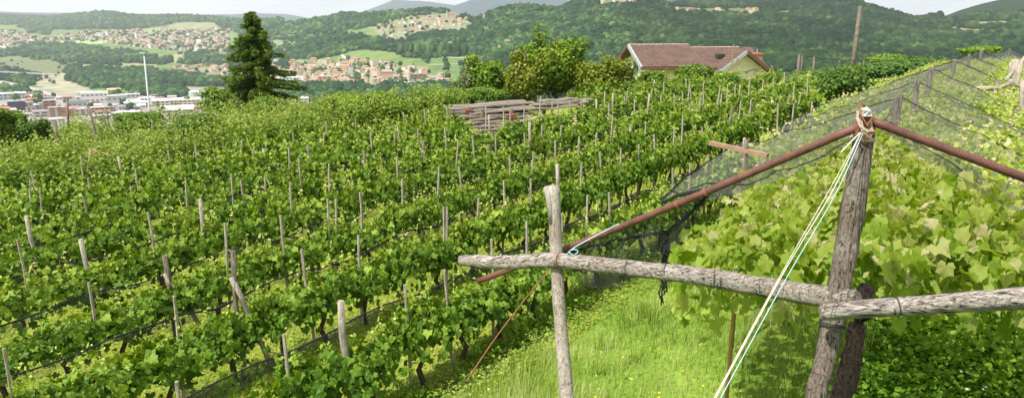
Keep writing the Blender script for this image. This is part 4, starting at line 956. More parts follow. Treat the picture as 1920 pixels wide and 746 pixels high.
# knot of cord on the top
KC = unproj(1622,225,4.45); e = empty('cord_knot', KC, 'tangle of pale cord and rusty wire binding the pipes to the pole top', 'knot')
for q in range(11):
    n = 16; th = np.linspace(0, 6.283*random.uniform(1,1.9), n); ph = random.random()*6; til = random.uniform(-1.4,1.4); rr = random.uniform(.030,.052)
    p = np.stack([np.cos(th+ph)*rr, np.sin(th+ph)*rr, np.sin(th+ph+til)*random.uniform(.03,.09)+random.uniform(-.06,.02)], 1)+RNG.normal(size=(n,3))*.006
    b = MB(); b.tube(p, .0042 if q % 3 else .0035, 5); b.build('cord_loop' if q % 3 else 'wire_loop', M_twine if q % 2 else M_redtie, e)
b = MB(); b.tube([(0,0,.03),(0.0,-.005,.06),(.01,-.005,.075)], [.030,.028,.010], 9, rough=.3); b.build('pole_cap', plain('cap_cloth', (.55,.53,.5), .8, .3, 20), e)
# guy cords
def cord(name, pts, rad, m_, label, n=30):
    p = spl(pts, n); o = tubeobj(name, p-p[0], rad, m_, None, 6, 0.); o.location = tuple(p[0]); tag(o, label, 'cord'); return o
GE = unproj(1335,760,3.1)
cord('rope', [unproj(1614,250,4.4), unproj(1560,360,4.0), unproj(1470,510,3.65), unproj(1345,740,3.15), unproj(1290,850,2.95)], .0029, M_rope, 'cream cord pulled tight from the pole top down across the grass, thicker one')
cord('rope', [unproj(1613,252,4.4), unproj(1550,365,4.05), unproj(1464,515,3.7), unproj(1341,742,3.17), unproj(1285,850,2.95)], .0024, M_rope, 'second cream cord running just left of the thicker one')
cord('rope', [unproj(1618,250,4.4), unproj(1566,365,4.0), unproj(1478,515,3.65), unproj(1352,744,3.14), unproj(1298,850,2.95)], .0022, M_blue, 'thin pale blue cord running beside the cream cords')
cord('rope', [unproj(1612,250,4.42), unproj(1590,272,4.38), unproj(1576,287,4.36)], .0045, M_rope, 'short loose cord end hanging left of the stout pole top', 8)
cord('rope', [unproj(1062,478,5.55), unproj(1080,462,5.5), unproj(1140,430,5.4), unproj(1160,420,5.3)], .0045, M_blue, 'pale blue cord stretched under the pipe near the slender pole', 14)
cord('rope', [unproj(1062,478,5.55), unproj(1072,468,5.5), unproj(1084,470,5.5), unproj(1076,478,5.5), unproj(1066,472,5.5)], .004, M_blue, 'little loop of pale blue cord beside the slender pole', 14)
cord('string', [unproj(876,712,7.2), unproj(930,632,8.3), unproj(985,560,9.2), unproj(1030,505,10.)], .008, M_redtie, 'thin rusty cord stretched above the weeds below the nearest row')
cord('wire', [unproj(1352,500,7.), unproj(1390,505,6.9), unproj(1425,478,6.8)], .004, M_tie, 'thin green wire hanging between cane and vines', 10)
# thin cane and lath
o = tubeobj('cane', np.array([unproj(1388,436,7.5), unproj(1383,500,7.5), down(unproj(1376,560,7.5))])-down(unproj(1376,560,7.5)), [.022,.022,.024], plain('orange_cane', (.42,.24,.10), .7, .2), None, 8, .1); o.location = tuple(down(unproj(1376,560,7.5))); tag(o, 'orange brown cane standing in the grass at the edge of the pergola', 'cane')
b = MB(); a = unproj(1331,268,9.2); c = unproj(1440,292,8.7); dv = c-a; b.box((0,0,0), (np.linalg.norm(dv), .07, .05)); o = b.build('lath', M_lath); o.location = tuple((a+c)/2)
o.rotation_euler = Vector(dv).to_track_quat('X','Z').to_euler(); tag(o, 'brown wooden lath sticking out left from the net edge above the rows', 'lath')
gg = down(unproj(1400,285,8.85)); o = tubeobj('net_post', np.array([(0,0,0),unproj(1400,262,8.85)-gg]), .027, M_post, None, 8, .2); o.location = tuple(gg); tag(o, 'grey post under the lath where the net edge is tied', 'post')
# ------------------------------------------------------------------ net tunnel over the pergola
RP = [unproj(1622,220,4.52), unproj(1684,183,11.2), unproj(1720,154,14.6), unproj(1747,130,17.5), unproj(1790,114,24), unproj(1818,104,30), unproj(1840,96,36), unproj(1893,93,46)]
RP = np.array(RP)
ng = 26; ridge = spl(RP, 7*8+1)
Tr = np.gradient(ridge[:,:2], axis=0); Tr /= np.linalg.norm(Tr, axis=1, keepdims=True); Sd = np.stack([-Tr[:,1], Tr[:,0]], 1)
t = np.arange(len(ridge))/8.; sagr = -.16*np.sin((t % 1)*math.pi)
ridge[:,2] += sagr
def netside(sign, Wd, drop, seedj, first=None):
    V = []; m_ = 26; n = len(ridge)
    for i in range(n):
        w = Wd; off = Sd[i]*sign
        if i < 8 and first is not None:
            f = i/8.; tgt = first; e_ = tgt*(1-f)+(ridge[i]+np.array([*(off*w), -drop]))*f
        else: e_ = ridge[i]+np.array([*(off*w), -drop])
        for j in range(m_):
            u = j/(m_-1); p = ridge[i]*(1-u)+e_*u
            p = p+np.array([0,0,-.22*math.sin(u*math.pi)*(.25+.75*abs(math.sin((t[i] % 1)*math.pi)))+.05*math.sin(u*21+i*.9)*u+(RNG.random()-.5)*.035])
            V.append(p)
    V = np.array(V); Fc = [(i*m_+j, i*m_+j+1, (i+1)*m_+j+1, (i+1)*m_+j) for i in range(n-1) for j in range(m_-1)]
    return V, Fc, m_
e = empty('net_tunnel', RP[0], 'long grey bird net draped like a tent over the pergola vines', 'net')
def uvn(o, m_, n):
    uv = o.data.uv_layers.new(name='UVMap'); li = 0
    for p in o.data.polygons:
        for vi in p.vertices: uv.data[li].uv = ((vi % m_)/m_*3+(vi//m_)*.02, (vi//m_)/n*8); li += 1
V, Fc, m_ = netside(1, 2.5, 1.0, 1, first=on1(.33)); b = MB(); b.add(V-RP[0], Fc); o = b.build('left_net_side', M_net, e, smooth=True); uvn(o, m_, len(ridge)); VL = V
V, Fc, m_ = netside(-1, 3.6, 1.5, 2, first=AP2+(PE2-AP2)*.98); b = MB(); b.add(V-RP[0], Fc); o = b.build('right_net_side', M_net, e, smooth=True); uvn(o, m_, len(ridge)); VR = V
edge = VL[m_-1::m_]; b = MB(); b.tube(edge-RP[0], .012, 6, rough=.6); b.build('net_edge_roll', M_netk, e)
b = MB(); b.tube(ridge-RP[0], .009, 5); b.build('ridge_wire', M_wire, e)
for q in range(1, 8):      # seams from each post down both sides
    i = q*8
    for VV in (VL, VR):
        p = VV[i*m_:(i+1)*m_]-RP[0]; b = MB(); b.tube(p+[0,0,.015],   .008 if q < 4 else .012, 5, rough=.4); b.build('seam', M_netk, e)
        p2 = VV[(i-4)*m_:(i-3)*m_]-RP[0]
        if q == 1: b = MB(); b.tube(p2+[0,0,.015], .008, 5); b.build('seam', M_netk, e)
# the slack net hanging below the left pipe: roll, triangular curtain, tassel
rl = [on1(.31)+[0.0,.02,-.03], on1(.34)+[.03,.06,-.09], on1(.42)+[.05,.1,-.19], on1(.52)+[.04,.1,-.13], on1(.62)+[.0,.1,-.10], on1(.73)+[0,.06,-.05]]
rl = spl(rl, 40)+RNG.normal(size=(40,3))*.006
b = MB(); b.tube(rl-RP[0], .006+.008*RNG.random(40), 7, rough=.5); b.build('rolled_edge', M_black, e)
V = []; nn_ = 26
for i in range(nn_):
    tt = .30+.42*i/(nn_-1); top = on1(tt)+[0,.03,-.03]; low = .10+.42*math.sin(math.pi*min(1,max(0,(tt-.30)/.42)))**.8
    for j in range(7): V.append(top+np.array([.02*math.sin(i*.9+j), .10*j/6+.03*math.sin(i*1.3), -low*j/6]))
b = MB(); b.add(np.array(V)-RP[0], [(i*7+j, i*7+j+1, i*7+j+8, i*7+j+7) for i in range(nn_-1) for j in range(6)]); b.build('hanging_curtain', M_netd, e, smooth=True)
TB = on1(.42)+np.array([.05,.1,-.19]); e2 = empty('net_tassel', TB, 'frayed black net tassel hanging under the left pipe', 'net')
for q in range(12):
    ln = random.uniform(.35,.62); p = np.array([[random.uniform(-.02,.02)+.02*math.sin(z_*9+q), random.uniform(-.02,.02), -z_*ln] for z_ in np.linspace(0,1,9)]); b = MB(); b.tube(p, .004, 4, rough=.5); b.build('strand', M_black, e2)
# ridge posts of the pergola
for q, (r, px0) in enumerate(zip(RP[1:], [.062,.05,.055,.06,.06,.06,.06])):
    gg = down(r); o = tubeobj('pergola_post', np.array([(0,0,0),(RNG.normal()*.04,RNG.normal()*.04,(r-gg)[2]*.5),r-gg+[0,0,.05]]), [px0,px0,px0*.9], M_post, None, 9, .25); o.location = tuple(gg)
    tag(o, f"pergola post under the net ridge, {ordn(q+1)} behind the stout foreground pole", 'post', 'pergola posts')
# other posts visible through the net
for q, (x, y, d, r) in enumerate([(1906,205,16,.045),(1817,222,13,.035),(1660,215,16,.04),(1871,150,22,.07)]):
    tpt = unproj(x, y, d); gg = down(tpt); o = tubeobj('pergola_post', np.array([(0,0,0),tpt-gg]), r, M_post, None, 8, .25); o.location = tuple(gg); tag(o, f"grey post standing among pergola leaves under the net, {ORD[q+1]} of the side posts", 'post', 'pergola posts')
# pergola vines
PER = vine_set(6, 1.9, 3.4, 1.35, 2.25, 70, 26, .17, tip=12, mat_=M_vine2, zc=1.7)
def wide_vine(n, hw, seed, low=False):
    k = n; x = RNG.uniform(-1.15, 1.15, k); y = RNG.uniform(-hw, hw, k)
    z = 2.15-.16*np.abs(y)+.22*(fbm(x*1.2+seed, y*1.2, 3)-.5)*2-np.abs(RNG.normal(size=k))*.26
    edge = np.abs(y) > hw*.8; z -= edge*RNG.random(k)**2*.7
    if low:
        m0 = 1150; x[:m0] = RNG.uniform(-1.55,-.6,m0); q_ = RNG.random(m0)**1.5; z[:m0] = 2.02-.58*q_-.1*np.abs(y[:m0]); x[:m0] += .35*q_
    P = np.stack([x, y, z], 1); Nn = rv(k)*.95+[0,0,.8]; Nn[:,1] += y/hw*.35
    if low: Nn[:m0,0] -= .7
    T = rv(k)+[0,0,-.3]; S = .138*RNG.uniform(.4,1.45,k); rd = np.clip(.20+.76*RNG.random(k)+.1*(z-1.9), 0, .93)
    tn = 46; tx = RNG.uniform(-1.1,1.1,tn); ty = RNG.uniform(-hw,hw,tn); st = []; P2 = []; r2 = []; S2 = []
    for a_, c_ in zip(tx, ty):
        h = RNG.uniform(.15,.45); m = 6; t_ = np.linspace(0,1,m); dx, dy = RNG.normal(size=2)*.12; p = np.stack([a_+dx*t_, c_+dy*t_, 2.1-.16*abs(c_)+h*t_], 1); st.append(p); P2.append(p+RNG.normal(size=(m,3))*.03); r2.append(.6+.42*t_); S2.append(.13*(1-.6*t_))
    P2 = np.concatenate(P2); k2 = len(P2)
    v, f, r = scatter(LV, LF, np.concatenate([P,P2]), np.concatenate([Nn,rv(k2)*.6+[0,0,.7]]), np.concatenate([T,rv(k2)]), np.concatenate([S,np.concatenate(S2)]), np.clip(np.concatenate([rd,np.concatenate(r2)]), 0, 1))
    return fastmesh('foliage', v, f, M_vine2, r), None
WV = [wide_vine(1500, 2.25, i) for i in range(4)]; WN = [wide_vine(2900, 2.2, 8, True), wide_vine(1700, 2.2, 9), wide_vine(1700, 2.2, 10)]
b = MB(); b.tube(spl([(0,0,-.1),(.08,.05,.5),(-.05,.02,1.1),(.03,0,1.8)], 10), np.linspace(.075,.045,10), 9, rough=.35); o = b.build('trunk', M_stump, smooth=True); PTR = o.data; bpy.data.objects.remove(o)
pl = np.concatenate([[0], np.cumsum(np.linalg.norm(np.diff(ridge[:,:2], axis=0), axis=1))]); tot = pl[-1]; s = 2.3; q = 0
while s < tot:
    x = np.interp(s, pl, ridge[:,0]); y = np.interp(s, pl, ridge[:,1]); zr = np.interp(s, pl, ridge[:,2]); i = np.searchsorted(pl, s)-1; g = float(height(x, y)); q += 1
    sh_ = .75 if s < 6 else .15; x -= Sd[i,0]*sh_; y -= Sd[i,1]*sh_; e = empty('pergola_vine', (x, y, g), f"broad sunlit pergola vine under the net, {ordn(q)} counting away from the stout pole", 'grapevine', 'pergola vines under the net', math.atan2(Tr[i,1], Tr[i,0]))
    H = zr-g; sc_ = (H-.42)/2.25; e.scale = (1.05, 1.0, max(.3, sc_))
    me, sm = WV[q % 4] if q > 3 else WN[q-1]; link('foliage', me, e)
    if q > 3: link('trunk', PTR, e)
    s += 1.75
# ------------------------------------------------------------------ loose vines at the left, beyond the rows
def blob_leaves(n, rad, c, size, tv, tf, zflat=.75, seed=0, lo=.1, shell=.45, top=.3):
    d = rv(n); rr = (shell+(1-shell)*RNG.random(n)**.6)*(1+.28*(fbm(d[:,0]*2.2+seed+5, d[:,1]*2.2+d[:,2]*1.7+9, 3)-.5)*2)
    P = d*rr[:,None]*np.array(rad)+np.array(c); Nn = d*.8+rv(n)*.7+[0,0,.45]; T = rv(n)+[0,0,-.3]
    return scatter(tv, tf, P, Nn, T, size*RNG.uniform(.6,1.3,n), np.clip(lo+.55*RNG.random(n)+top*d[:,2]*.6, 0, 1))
def cluster_mesh(name, blobs, size, mt, tv=LD, tf=LDF, **k):
    vs, fs, rs_, base = [], [], [], 0
    for (c, rad, n) in blobs:
        v, f, r = blob_leaves(n, rad, c, size, tv, tf, seed=RNG.random()*50, **k); vs.append(v); fs.append(f+base); rs_.append(r); base += len(v)
    return fastmesh(name, np.concatenate(vs), np.concatenate(fs), mt, np.concatenate(rs_))
def spray(n, h, size):      # upright shoots with small leaves
    P, S, r = [], [], []
    for q in range(n):
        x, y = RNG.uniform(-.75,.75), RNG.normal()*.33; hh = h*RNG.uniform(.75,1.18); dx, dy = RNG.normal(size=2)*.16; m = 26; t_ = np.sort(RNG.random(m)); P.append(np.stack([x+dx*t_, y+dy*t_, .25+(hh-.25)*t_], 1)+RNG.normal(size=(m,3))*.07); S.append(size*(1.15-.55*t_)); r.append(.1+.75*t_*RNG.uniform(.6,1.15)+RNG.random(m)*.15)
    P = np.concatenate(P); k = len(P); return scatter(LV2, LF2, P, rv(k)*.7+[0,0,.7], rv(k)+[0,0,-.2], np.concatenate(S), np.clip(np.concatenate(r), 0, 1))
BV = []
for i in range(5): v, f, r = spray(58, 1.75, .125); BV.append(fastmesh('foliage', v, f, M_bushv, r))
q = 0
for rowi, (yy, zz) in enumerate([(29.5,1.),(32.5,1.05),(35.5,1.05),(38.5,1.1),(41.5,1.1),(44.5,1.15)]):
    x = -42.
    cnt = 0
    while x < 2:
        y = yy+.10*x+.6*math.sin(x*.4)+ (0 if x < -6 else 3); g = float(height(x, y)); px, py, dd_ = proj(np.array([x, y, g+1])); st = 1.9
        if -60 < px[0] < 850 and y*NV[1]+x*NV[0] > 28.5:
            cnt += 1; o = empty('loose_vine', (x, y, g), f"yellow green loose vine, {ordn(cnt)} from left in {ORD[rowi+1]} cross row beyond the trellises", 'vine', 'loose vines beyond the rows', random.uniform(-.3,.3)); s_ = random.uniform(.85,1.2); o.scale = (1.35*s_, 1.3, s_*zz)
            link('foliage', BV[cnt % 5], o); link('trunk', TRK[cnt % 5], o)
        x += st*random.uniform(.85,1.15)
# leaning poles against the town
RK = [3,5,1,8,9,7,10,2,6,4]; RK = [3,5,1,8,9,7,11,2,10,6]
for q, (xt, yt, xb, yb, d) in enumerate([(126,186,128,226,38),(166,200,176,240,36),(76,215,84,262,36),(201,212,203,232,42),(217,213,221,236,42),(193,215,200,238,40),(338,216,344,240,40),(104,228,108,262,34),(285,225,287,250,38),(170,280,165,330,29)]):
    a = unproj(xt, yt, d); c = unproj(xb, yb, d); dz = (a-c); g = c-dz/np.linalg.norm(dz)*max(0, (c[2]-float(height(c[0], c[1])))/max(.2, dz[2]/np.linalg.norm(dz))); o = tubeobj('leaning_pole', lerp(g, a, 5, .02)-g, .05, M_post if q != 9 else M_lath, None, 6, .25); o.location = tuple(g); tag(o, f"dark weathered pole rising from the loose vines, {ORD[RK[q]]} of these poles from the left", 'pole', 'poles among the loose vines')
for q, (a, c, d, lab) in enumerate([((173,280),(212,295),29,'bare reddish stick slanting above the loose vines, pointing right'),((185,226),(216,214),42,'curved dark branch tied between poles against the town'),((340,222),(362,238),40,'pale stick slanting down among the loose vines below the mast')]):
    A_, C_ = unproj(*a, d), unproj(*c, d); o = tubeobj('stick', lerp(A_, C_, 5, .02)-A_, .035, M_lath if q == 0 else M_post, None, 6, .2); o.location = tuple(A_); tag(o, lab, 'stick')
# ------------------------------------------------------------------ trees and shrubs near the vineyard
def shrub(name, px, py_base, d, w, h, n, size, mt, label, cat='shrub', tv=LV2, tf=LF2, parts=9, group=None, trunk=True, zbase=None):
    c = unproj(px, py_base, d); g = float(height(c[0], c[1])); e = empty(name, (c[0], c[1], g), label, cat, group); bl = []
    z0 = max(0., (c[2]-g))
    for q in range(parts):
        a = random.random()*6.28; rr = random.random()**.5*w*.33; zz = z0+h*random.uniform(.22,.80); sc_ = w*random.uniform(.16,.27)
        bl.append(((math.cos(a)*rr, math.sin(a)*rr, zz), (sc_, sc_, min(sc_, h*.24)*random.uniform(.8,1.2)), n//parts))
    bl.append(((0,0,z0+h*.45), (w*.36,w*.36,h*.40), n//3))
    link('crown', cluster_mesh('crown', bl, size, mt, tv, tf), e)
    b = MB()
    for q in range(4):
        a = random.random()*6.28; b.tube(spl([(0,0,-.1),(math.cos(a)*w*.06,math.sin(a)*w*.06,z0*.5+h*.3),(math.cos(a)*w*.22,math.sin(a)*w*.22,z0+h*.75)], 8), np.linspace(.035*h+.02,.012,8), 6, rough=.3)
    b.build('trunk', M_trunk, e, smooth=True); return e
def tree(px, py_top, py_base, d, wpx, n, size, mt, label, spikes=10, name='tree', tv=LV2, tf=LF2, lo=.1):
    top = unproj(px, py_top, d); g = float(height(top[0], top[1])); H = top[2]-g; w = wpx/F*d; vis = (py_base-py_top)/F*d; e = empty(name, (top[0], top[1], g), label, 'tree'); bl = []
    zb = H-vis
    b = MB(); b.tube(spl([(0,0,-.2),(.1,.05,zb*.6),(0,0,zb+vis*.4),(.0,.0,H*.92)], 12), np.linspace(.16,.03,12), 8, rough=.3)
    for q in range(spikes):
        a = q*2.4+random.random(); rr = w*.5*random.uniform(.35,.95); zt = zb+vis*random.uniform(.35,.98)*(1-.35*(rr/(w*.5))**2); c = np.array([math.cos(a)*rr, math.sin(a)*rr, zt]); base = np.array([0,0,zb+vis*random.uniform(0,.35)])
        L_ = spl([base, base*.4+c*.6-[0,0,vis*.05], c], 8); b.tube(L_, np.linspace(.07,.015,8), 6, rough=.3)
        for k in range(4):
            p = L_[3+k]; s_ = w*random.uniform(.07,.13); bl.append((p+RNG.normal(size=3)*w*.03, (s_,s_,s_*1.25), int(n/(spikes*4)*.8)))
    bl.append(((0,0,zb+vis*.4), (w*.34,w*.34,vis*.36), n//5))
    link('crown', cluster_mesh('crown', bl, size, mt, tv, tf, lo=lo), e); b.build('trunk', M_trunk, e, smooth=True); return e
tree(1042,46,182,46,165,12000,.20,M_tree,'tall fruit tree with upright leafy limbs standing above its neighbours',19)
tree(912,100,180,47,110,7000,.20,M_tree,'rounded dark green fruit tree left of the tall one',10)
tree(986,86,190,45,130,8500,.17,M_cherry,'cherry tree with reddish fruit and leaves in front of the tall one',12)
tree(1130,100,182,44,150,8000,.17,M_cherry,'low spreading cherry tree right of the tall one, near the house',12)
shrub('shrub',885,190,48,2.9,2.3,3600,.16,M_olive,'pale grey green shrub at the left foot of the fruit trees')
shrub('shrub',1303,164,46,2.5,1.6,3600,.17,M_bushv,'bright green bush in front of the house roof, centre',group=None)
shrub('shrub',1348,166,46,2.0,1.25,2600,.17,M_bushv,'rounded green bush in front of the right hand gable')
shrub('shrub',1225,168,46,1.6,1.2,1800,.17,M_bushv,'small green bush under the left end of the house roof')
shrub('shrub',1575,190,30,2.6,1.6,4200,.13,M_fine,'dense dark green bush beside the small white hut')
shrub('shrub',1190,190,44,2.5,1.3,2200,.16,M_bushv,'low bush between cherry tree and house')
for k, (x, y, d, w, h, n, mt, lab) in enumerate([
 (640,232,42,4.0,1.9,4500,M_tree,'bright leafy bush right of the spruce behind the rows, left one'),(690,230,40,3.6,1.8,4500,M_tree,'bright leafy bush behind the rows, middle one'),(738,228,39,3.4,1.3,3600,M_tree,'low leafy bush left of the plank pile'),
 (70,290,36,1.7,2.1,3500,M_fine,'dense dark green round bush at the left edge above the loose vines'),(365,262,36,2.6,1.5,4200,M_fine,'fine leaved dark shrub in the middle of the loose vines'),
 (505,215,48,3.4,1.4,3200,M_bushv,'yellow green bush at the foot of the spruce, right side'),(560,232,44,4.4,1.1,3600,M_cherry,'brownish green low bush right of the spruce'),(415,216,46,2.8,1.9,2400,M_bushv,'sparse yellow green bush at the left foot of the spruce'),(800,205,44,3.6,1.1,3200,M_bushv,'low vine mound left of the plank pile'),(860,196,46,3.2,1.0,3000,M_bushv,'vine mound behind the plank pile'),(930,193,46,3.4,1.0,3000,M_bushv,'second vine mound behind the plank pile, under the fruit trees'),
 (24,285,36,2.0,2.4,3000,M_bushv,'tall loose vine bush at the far left edge'),(260,245,40,3.,1.1,3000,M_bushv,'low yellow green mound below the mast')]):
    shrub('shrub', x, y, d, w, h, n, .15 if mt is not M_fine else .10, mt, lab)
# spruce
d = 58.; top = unproj(472,24,d); g = float(height(top[0], top[1])); H = top[2]-g; e = empty('spruce', (top[0], top[1], g), 'tall dark green spruce standing alone before the valley', 'tree')
tubeobj('trunk', lerp((0,0,-.3),(0,0,H*.98),14), np.linspace(.28,.02,14), M_trunk, e, 8, .2)
NQ = 26; b = MB(); P, T, S, Nn, rd = [], [], [], [], []
vis = 196/F*d; zb = H-vis
z = H*.995
while z > zb-1.2:
    t_ = (H-z)/vis; Rm = (.25+3.75*min(1,t_)**.80)*(1+.0*t_); nb = int(5+6*min(1,t_*1.5))
    for q in range(nb):
        a = random.random()*6.283; ln = Rm*random.uniform(.5,1.2)*(1+.2*math.sin(a*2+z)); up = .35-.55*min(1,t_)
        bp = [np.array([math.cos(a)*ln*u, math.sin(a)*ln*u, z+ln*(up*u-.28*u*u*(0 if t_ < .1 else 1)+.14*u**3)]) for u in np.linspace(0,1,8)]
        b.tube(bp, np.linspace(.035,.008,8), 4, cap=False)
        bp = np.array(bp); m = int(34+ln*78); u = RNG.random(m)**.75; p = np.stack([np.interp(u, np.linspace(0,1,8), bp[:,i]) for i in range(3)], 1)
        wd = .34*(1-.55*u)*ln/3+.10; side = np.array([-math.sin(a), math.cos(a), 0]); lat = (RNG.random(m)*2-1)
        p = p+np.outer(lat*wd, side)+np.stack([0*u,0*u,-RNG.random(m)**1.5*(.30+.22*t_)], 1)
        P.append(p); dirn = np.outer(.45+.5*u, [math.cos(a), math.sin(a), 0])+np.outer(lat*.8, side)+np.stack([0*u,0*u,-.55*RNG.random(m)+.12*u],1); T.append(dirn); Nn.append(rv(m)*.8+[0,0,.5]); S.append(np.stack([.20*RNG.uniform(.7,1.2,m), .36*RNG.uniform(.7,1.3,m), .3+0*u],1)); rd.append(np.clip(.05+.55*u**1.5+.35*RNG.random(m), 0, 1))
    z -= .24+.16*t_
P = np.concatenate(P); NT = np.array([(0,-.5,0),(-.22,-.05,.04),(0,.5,-.05),(.22,-.05,.04)])
v, f, r = scatter(NT, LDF, P, np.concatenate(Nn), np.concatenate(T), np.concatenate(S), np.concatenate(rd)); link('needles', fastmesh('needles', v, f, M_spruce, r), e); b.build('limbs', M_trunk, e); print('spruce', len(P))
# ------------------------------------------------------------------ plank pile
def obox(b, a, c, wd, th, mi=0):
    a = np.array(a); c = np.array(c); dv = c-a; q = Vector(dv).to_track_quat('X','Z').to_matrix(); m_ = np.array(q); x = np.linalg.norm(dv); V = np.array([(i*x/2,j*wd/2,k*th/2) for i in (-1,1) for j in (-1,1) for k in (-1,1)]) @ m_.T+(a+c)/2
    b.add(V, [(0,1,3,2),(4,6,7,5),(0,4,5,1),(2,3,7,6),(0,2,6,4),(1,5,7,3)], mi)
c0 = unproj(850,205,34); gz_ = float(height(c0[0], c0[1])); e = empty('plank_pile', (c0[0], c0[1], gz_), 'long heap of grey weathered planks roofed with curled boards among the vines', 'plank pile'); o_ = np.array([c0[0], c0[1], gz_])
random.seed(21)
for q, (xa, ya, xb, yb, d, wd, th) in enumerate([(842,204,1000,192,34,.55,.05),(850,212,1010,199,33.6,.5,.05),(880,214,1060,196,33.2,.5,.05),(870,220,1000,214,33,.45,.05),(880,226,1010,216,32.7,.4,.06),(862,224,920,226,33,.3,.12),(872,233,1000,226,32.4,.4,.05),(880,240,985,232,32,.4,.05),(890,246,960,240,31.6,.35,.05),(1010,190,1085,186,34,.7,.05),(1018,194,1082,189,33.6,.6,.05),(1060,184,1110,186,34.4,.6,.05),(845,209,960,203,33.8,.9,.05),(860,218,990,210,33.2,.9,.05),(875,229,1005,221,32.6,.8,.05),(885,238,980,231,32.1,.8,.05),(1000,196,1100,190,33.6,.9,.05),(990,204,1080,197,33.1,.8,.05),(965,228,1045,218,32.2,.8,.05),(850,199,985,190,34.6,.9,.05),(900,243,970,238,31.8,.6,.05),(846,206,905,206,33.7,.3,.06),(990,206,1075,200,33,.3,.05),(985,222,1040,214,32.6,.3,.05),(895,252,950,247,31.2,.3,.05)]):
    b = MB(); a_ = unproj(xa, ya, d)-o_; c_ = unproj(xb, yb, d+.4)-o_; n = 5; pp = lerp(a_, c_, n, .03)
    for i in range(n-1): obox(b, pp[i], pp[i+1]+(pp[i+1]-pp[i])*.02, wd*random.uniform(.9,1.1), th*random.uniform(.9,1.3))
    b.build('plank', M_plank, e)
for q, (x, d) in enumerate([(848,33.5),(905,32.8),(960,32.8),(1020,33.2),(1070,33.6)]):
    a_ = unproj(x, 205, d)-o_; b = MB(); b.tube([(a_[0],a_[1],float(height(a_[0]+o_[0],a_[1]+o_[1]))-o_[2]-.2),a_], .08, 7, rough=.2); b.build('prop', M_post, e)
for q, (x, y, d, col_, lab) in enumerate([(880,210,33.3,(.20,.06,.045),'small red crate tucked under the top boards'),(958,219,32.5,(.30,.09,.05),'small orange red crate between the lower boards')]):
    p = unproj(x, y, d); b = MB(); b.box((0,0,0), (.34,.25,.14)); b.box((0,0,.085), (.38,.29,.03)); o = b.build('crate', plain('crate_plastic', col_, .6)); o.location = tuple(p); tag(o, lab, 'crate')
# ------------------------------------------------------------------ farmhouse
M_ht = None
def tile_mat():
    m, nt, out = mat('roof_tiles'); L = nt.links.new; tc = N_(nt, 'ShaderNodeTexCoord')
    w1 = N_(nt, 'ShaderNodeTexWave', Scale=1.25, Distortion=.1); w1.bands_direction = 'X'; L(tc.outputs['Object'], w1.inputs['Vector'])
    w2 = N_(nt, 'ShaderNodeTexWave', Scale=1.2, Distortion=.15); w2.bands_direction = 'Y'; w2.wave_profile = 'SAW'; L(tc.outputs['Object'], w2.inputs['Vector'])
    no = N_(nt, 'ShaderNodeTexNoise', Scale=1.5, Detail=8, Roughness=.7); L(tc.outputs['Object'], no.inputs['Vector'])
    mm = N_(nt, 'ShaderNodeMath', operation='MULTIPLY'); L(w1.outputs['Fac'], mm.inputs[0]); L(w2.outputs['Fac'], mm.inputs[1])
    rp = ramp(nt, [(.3,(.085,.050,.036)),(.5,(.135,.080,.058)),(.72,(.19,.122,.092))], no.outputs['Fac'])
    r2 = ramp(nt, [(0,(.55,.52,.5)),(.45,(1.1,1.1,1.1))], mm.outputs[0])
    mx = N_(nt, 'ShaderNodeMix', data_type='RGBA', blend_type='MULTIPLY'); mx.inputs[0].default_value = .75; L(rp.outputs[0], mx.inputs[6]); L(r2.outputs[0], mx.inputs[7])
    p = N_(nt, 'ShaderNodeBsdfPrincipled', Roughness=.8); L(mx.outputs[2], p.inputs['Base Color']); b = N_(nt, 'ShaderNodeBump', Strength=.8, Distance=.08); L(mm.outputs[0], b.inputs['Height']); L(b.outputs[0], p.inputs['Normal']); L(p.outputs[0], out.inputs['Surface']); return m
M_tile = tile_mat(); M_plas = plain('cream_render', (.74,.68,.55), .9, .10, 1.2, .1); M_soff = plain('brown_soffit', (.13,.075,.05), .8, .2, 3); M_trim = plain('grey_flashing', (.34,.36,.37), .5, .15, 3)
dh = 58.; A0 = unproj(1192,87,57.); B0 = unproj(1400,97,58.6); B0[2] = A0[2]-.30
u = B0-A0; u[2] = 0; Lr = np.linalg.norm(u); u /= Lr; ang = math.atan2(u[1], u[0])
g = float(height(A0[0], A0[1]))-1; e = empty('farmhouse', (A0[0], A0[1], g), 'cream farmhouse with brown tiled roof and two gables behind the vines', 'house', None, ang)
zr = A0[2]-g; hw = 2.75; pit = .46; ze = zr-hw*pit
def slab(name, pts, th, mt, par):
    pts = np.array(pts, float); nrm = np.cross(pts[1]-pts[0], pts[2]-pts[0]); nrm /= np.linalg.norm(nrm)
    if nrm[2] < 0: nrm = -nrm
    k = len(pts); V = np.concatenate([pts, pts+nrm*th]); Fc = [tuple(range(k-1,-1,-1)), tuple(range(k,2*k))]+[(i,(i+1) % k,(i+1) % k+k,i+k) for i in range(k)]
    b = MB(); b.add(V, Fc); return b.build(name, mt, par)
ov = .6
sx = Lr*.47
b = MB(); b.box((Lr*.235,0,ze/2-1), (Lr*.47-.1,2*hw-.5,ze+2)); b.box((Lr*.735,0,(ze-.5)/2-1), (Lr*.53-.5,2*hw-.52,ze+1.5)); b.add([(.05,-hw+.25,ze),(.05,hw-.25,ze),(.05,0,zr-.15),(sx-.1,-hw+.25,ze),(sx-.1,hw-.25,ze),(sx-.1,0,zr-.15)], [(0,2,1),(3,4,5),(0,3,5,2),(1,2,5,4)]); b.build('wall', M_plas, e)
sx = Lr*.47
rf = slab('roof', [(-ov,-hw-ov,ze-ov*pit),(sx,-hw-ov,ze-ov*pit),(sx,0,zr),(-ov,0,zr)], .14, M_tile, e)
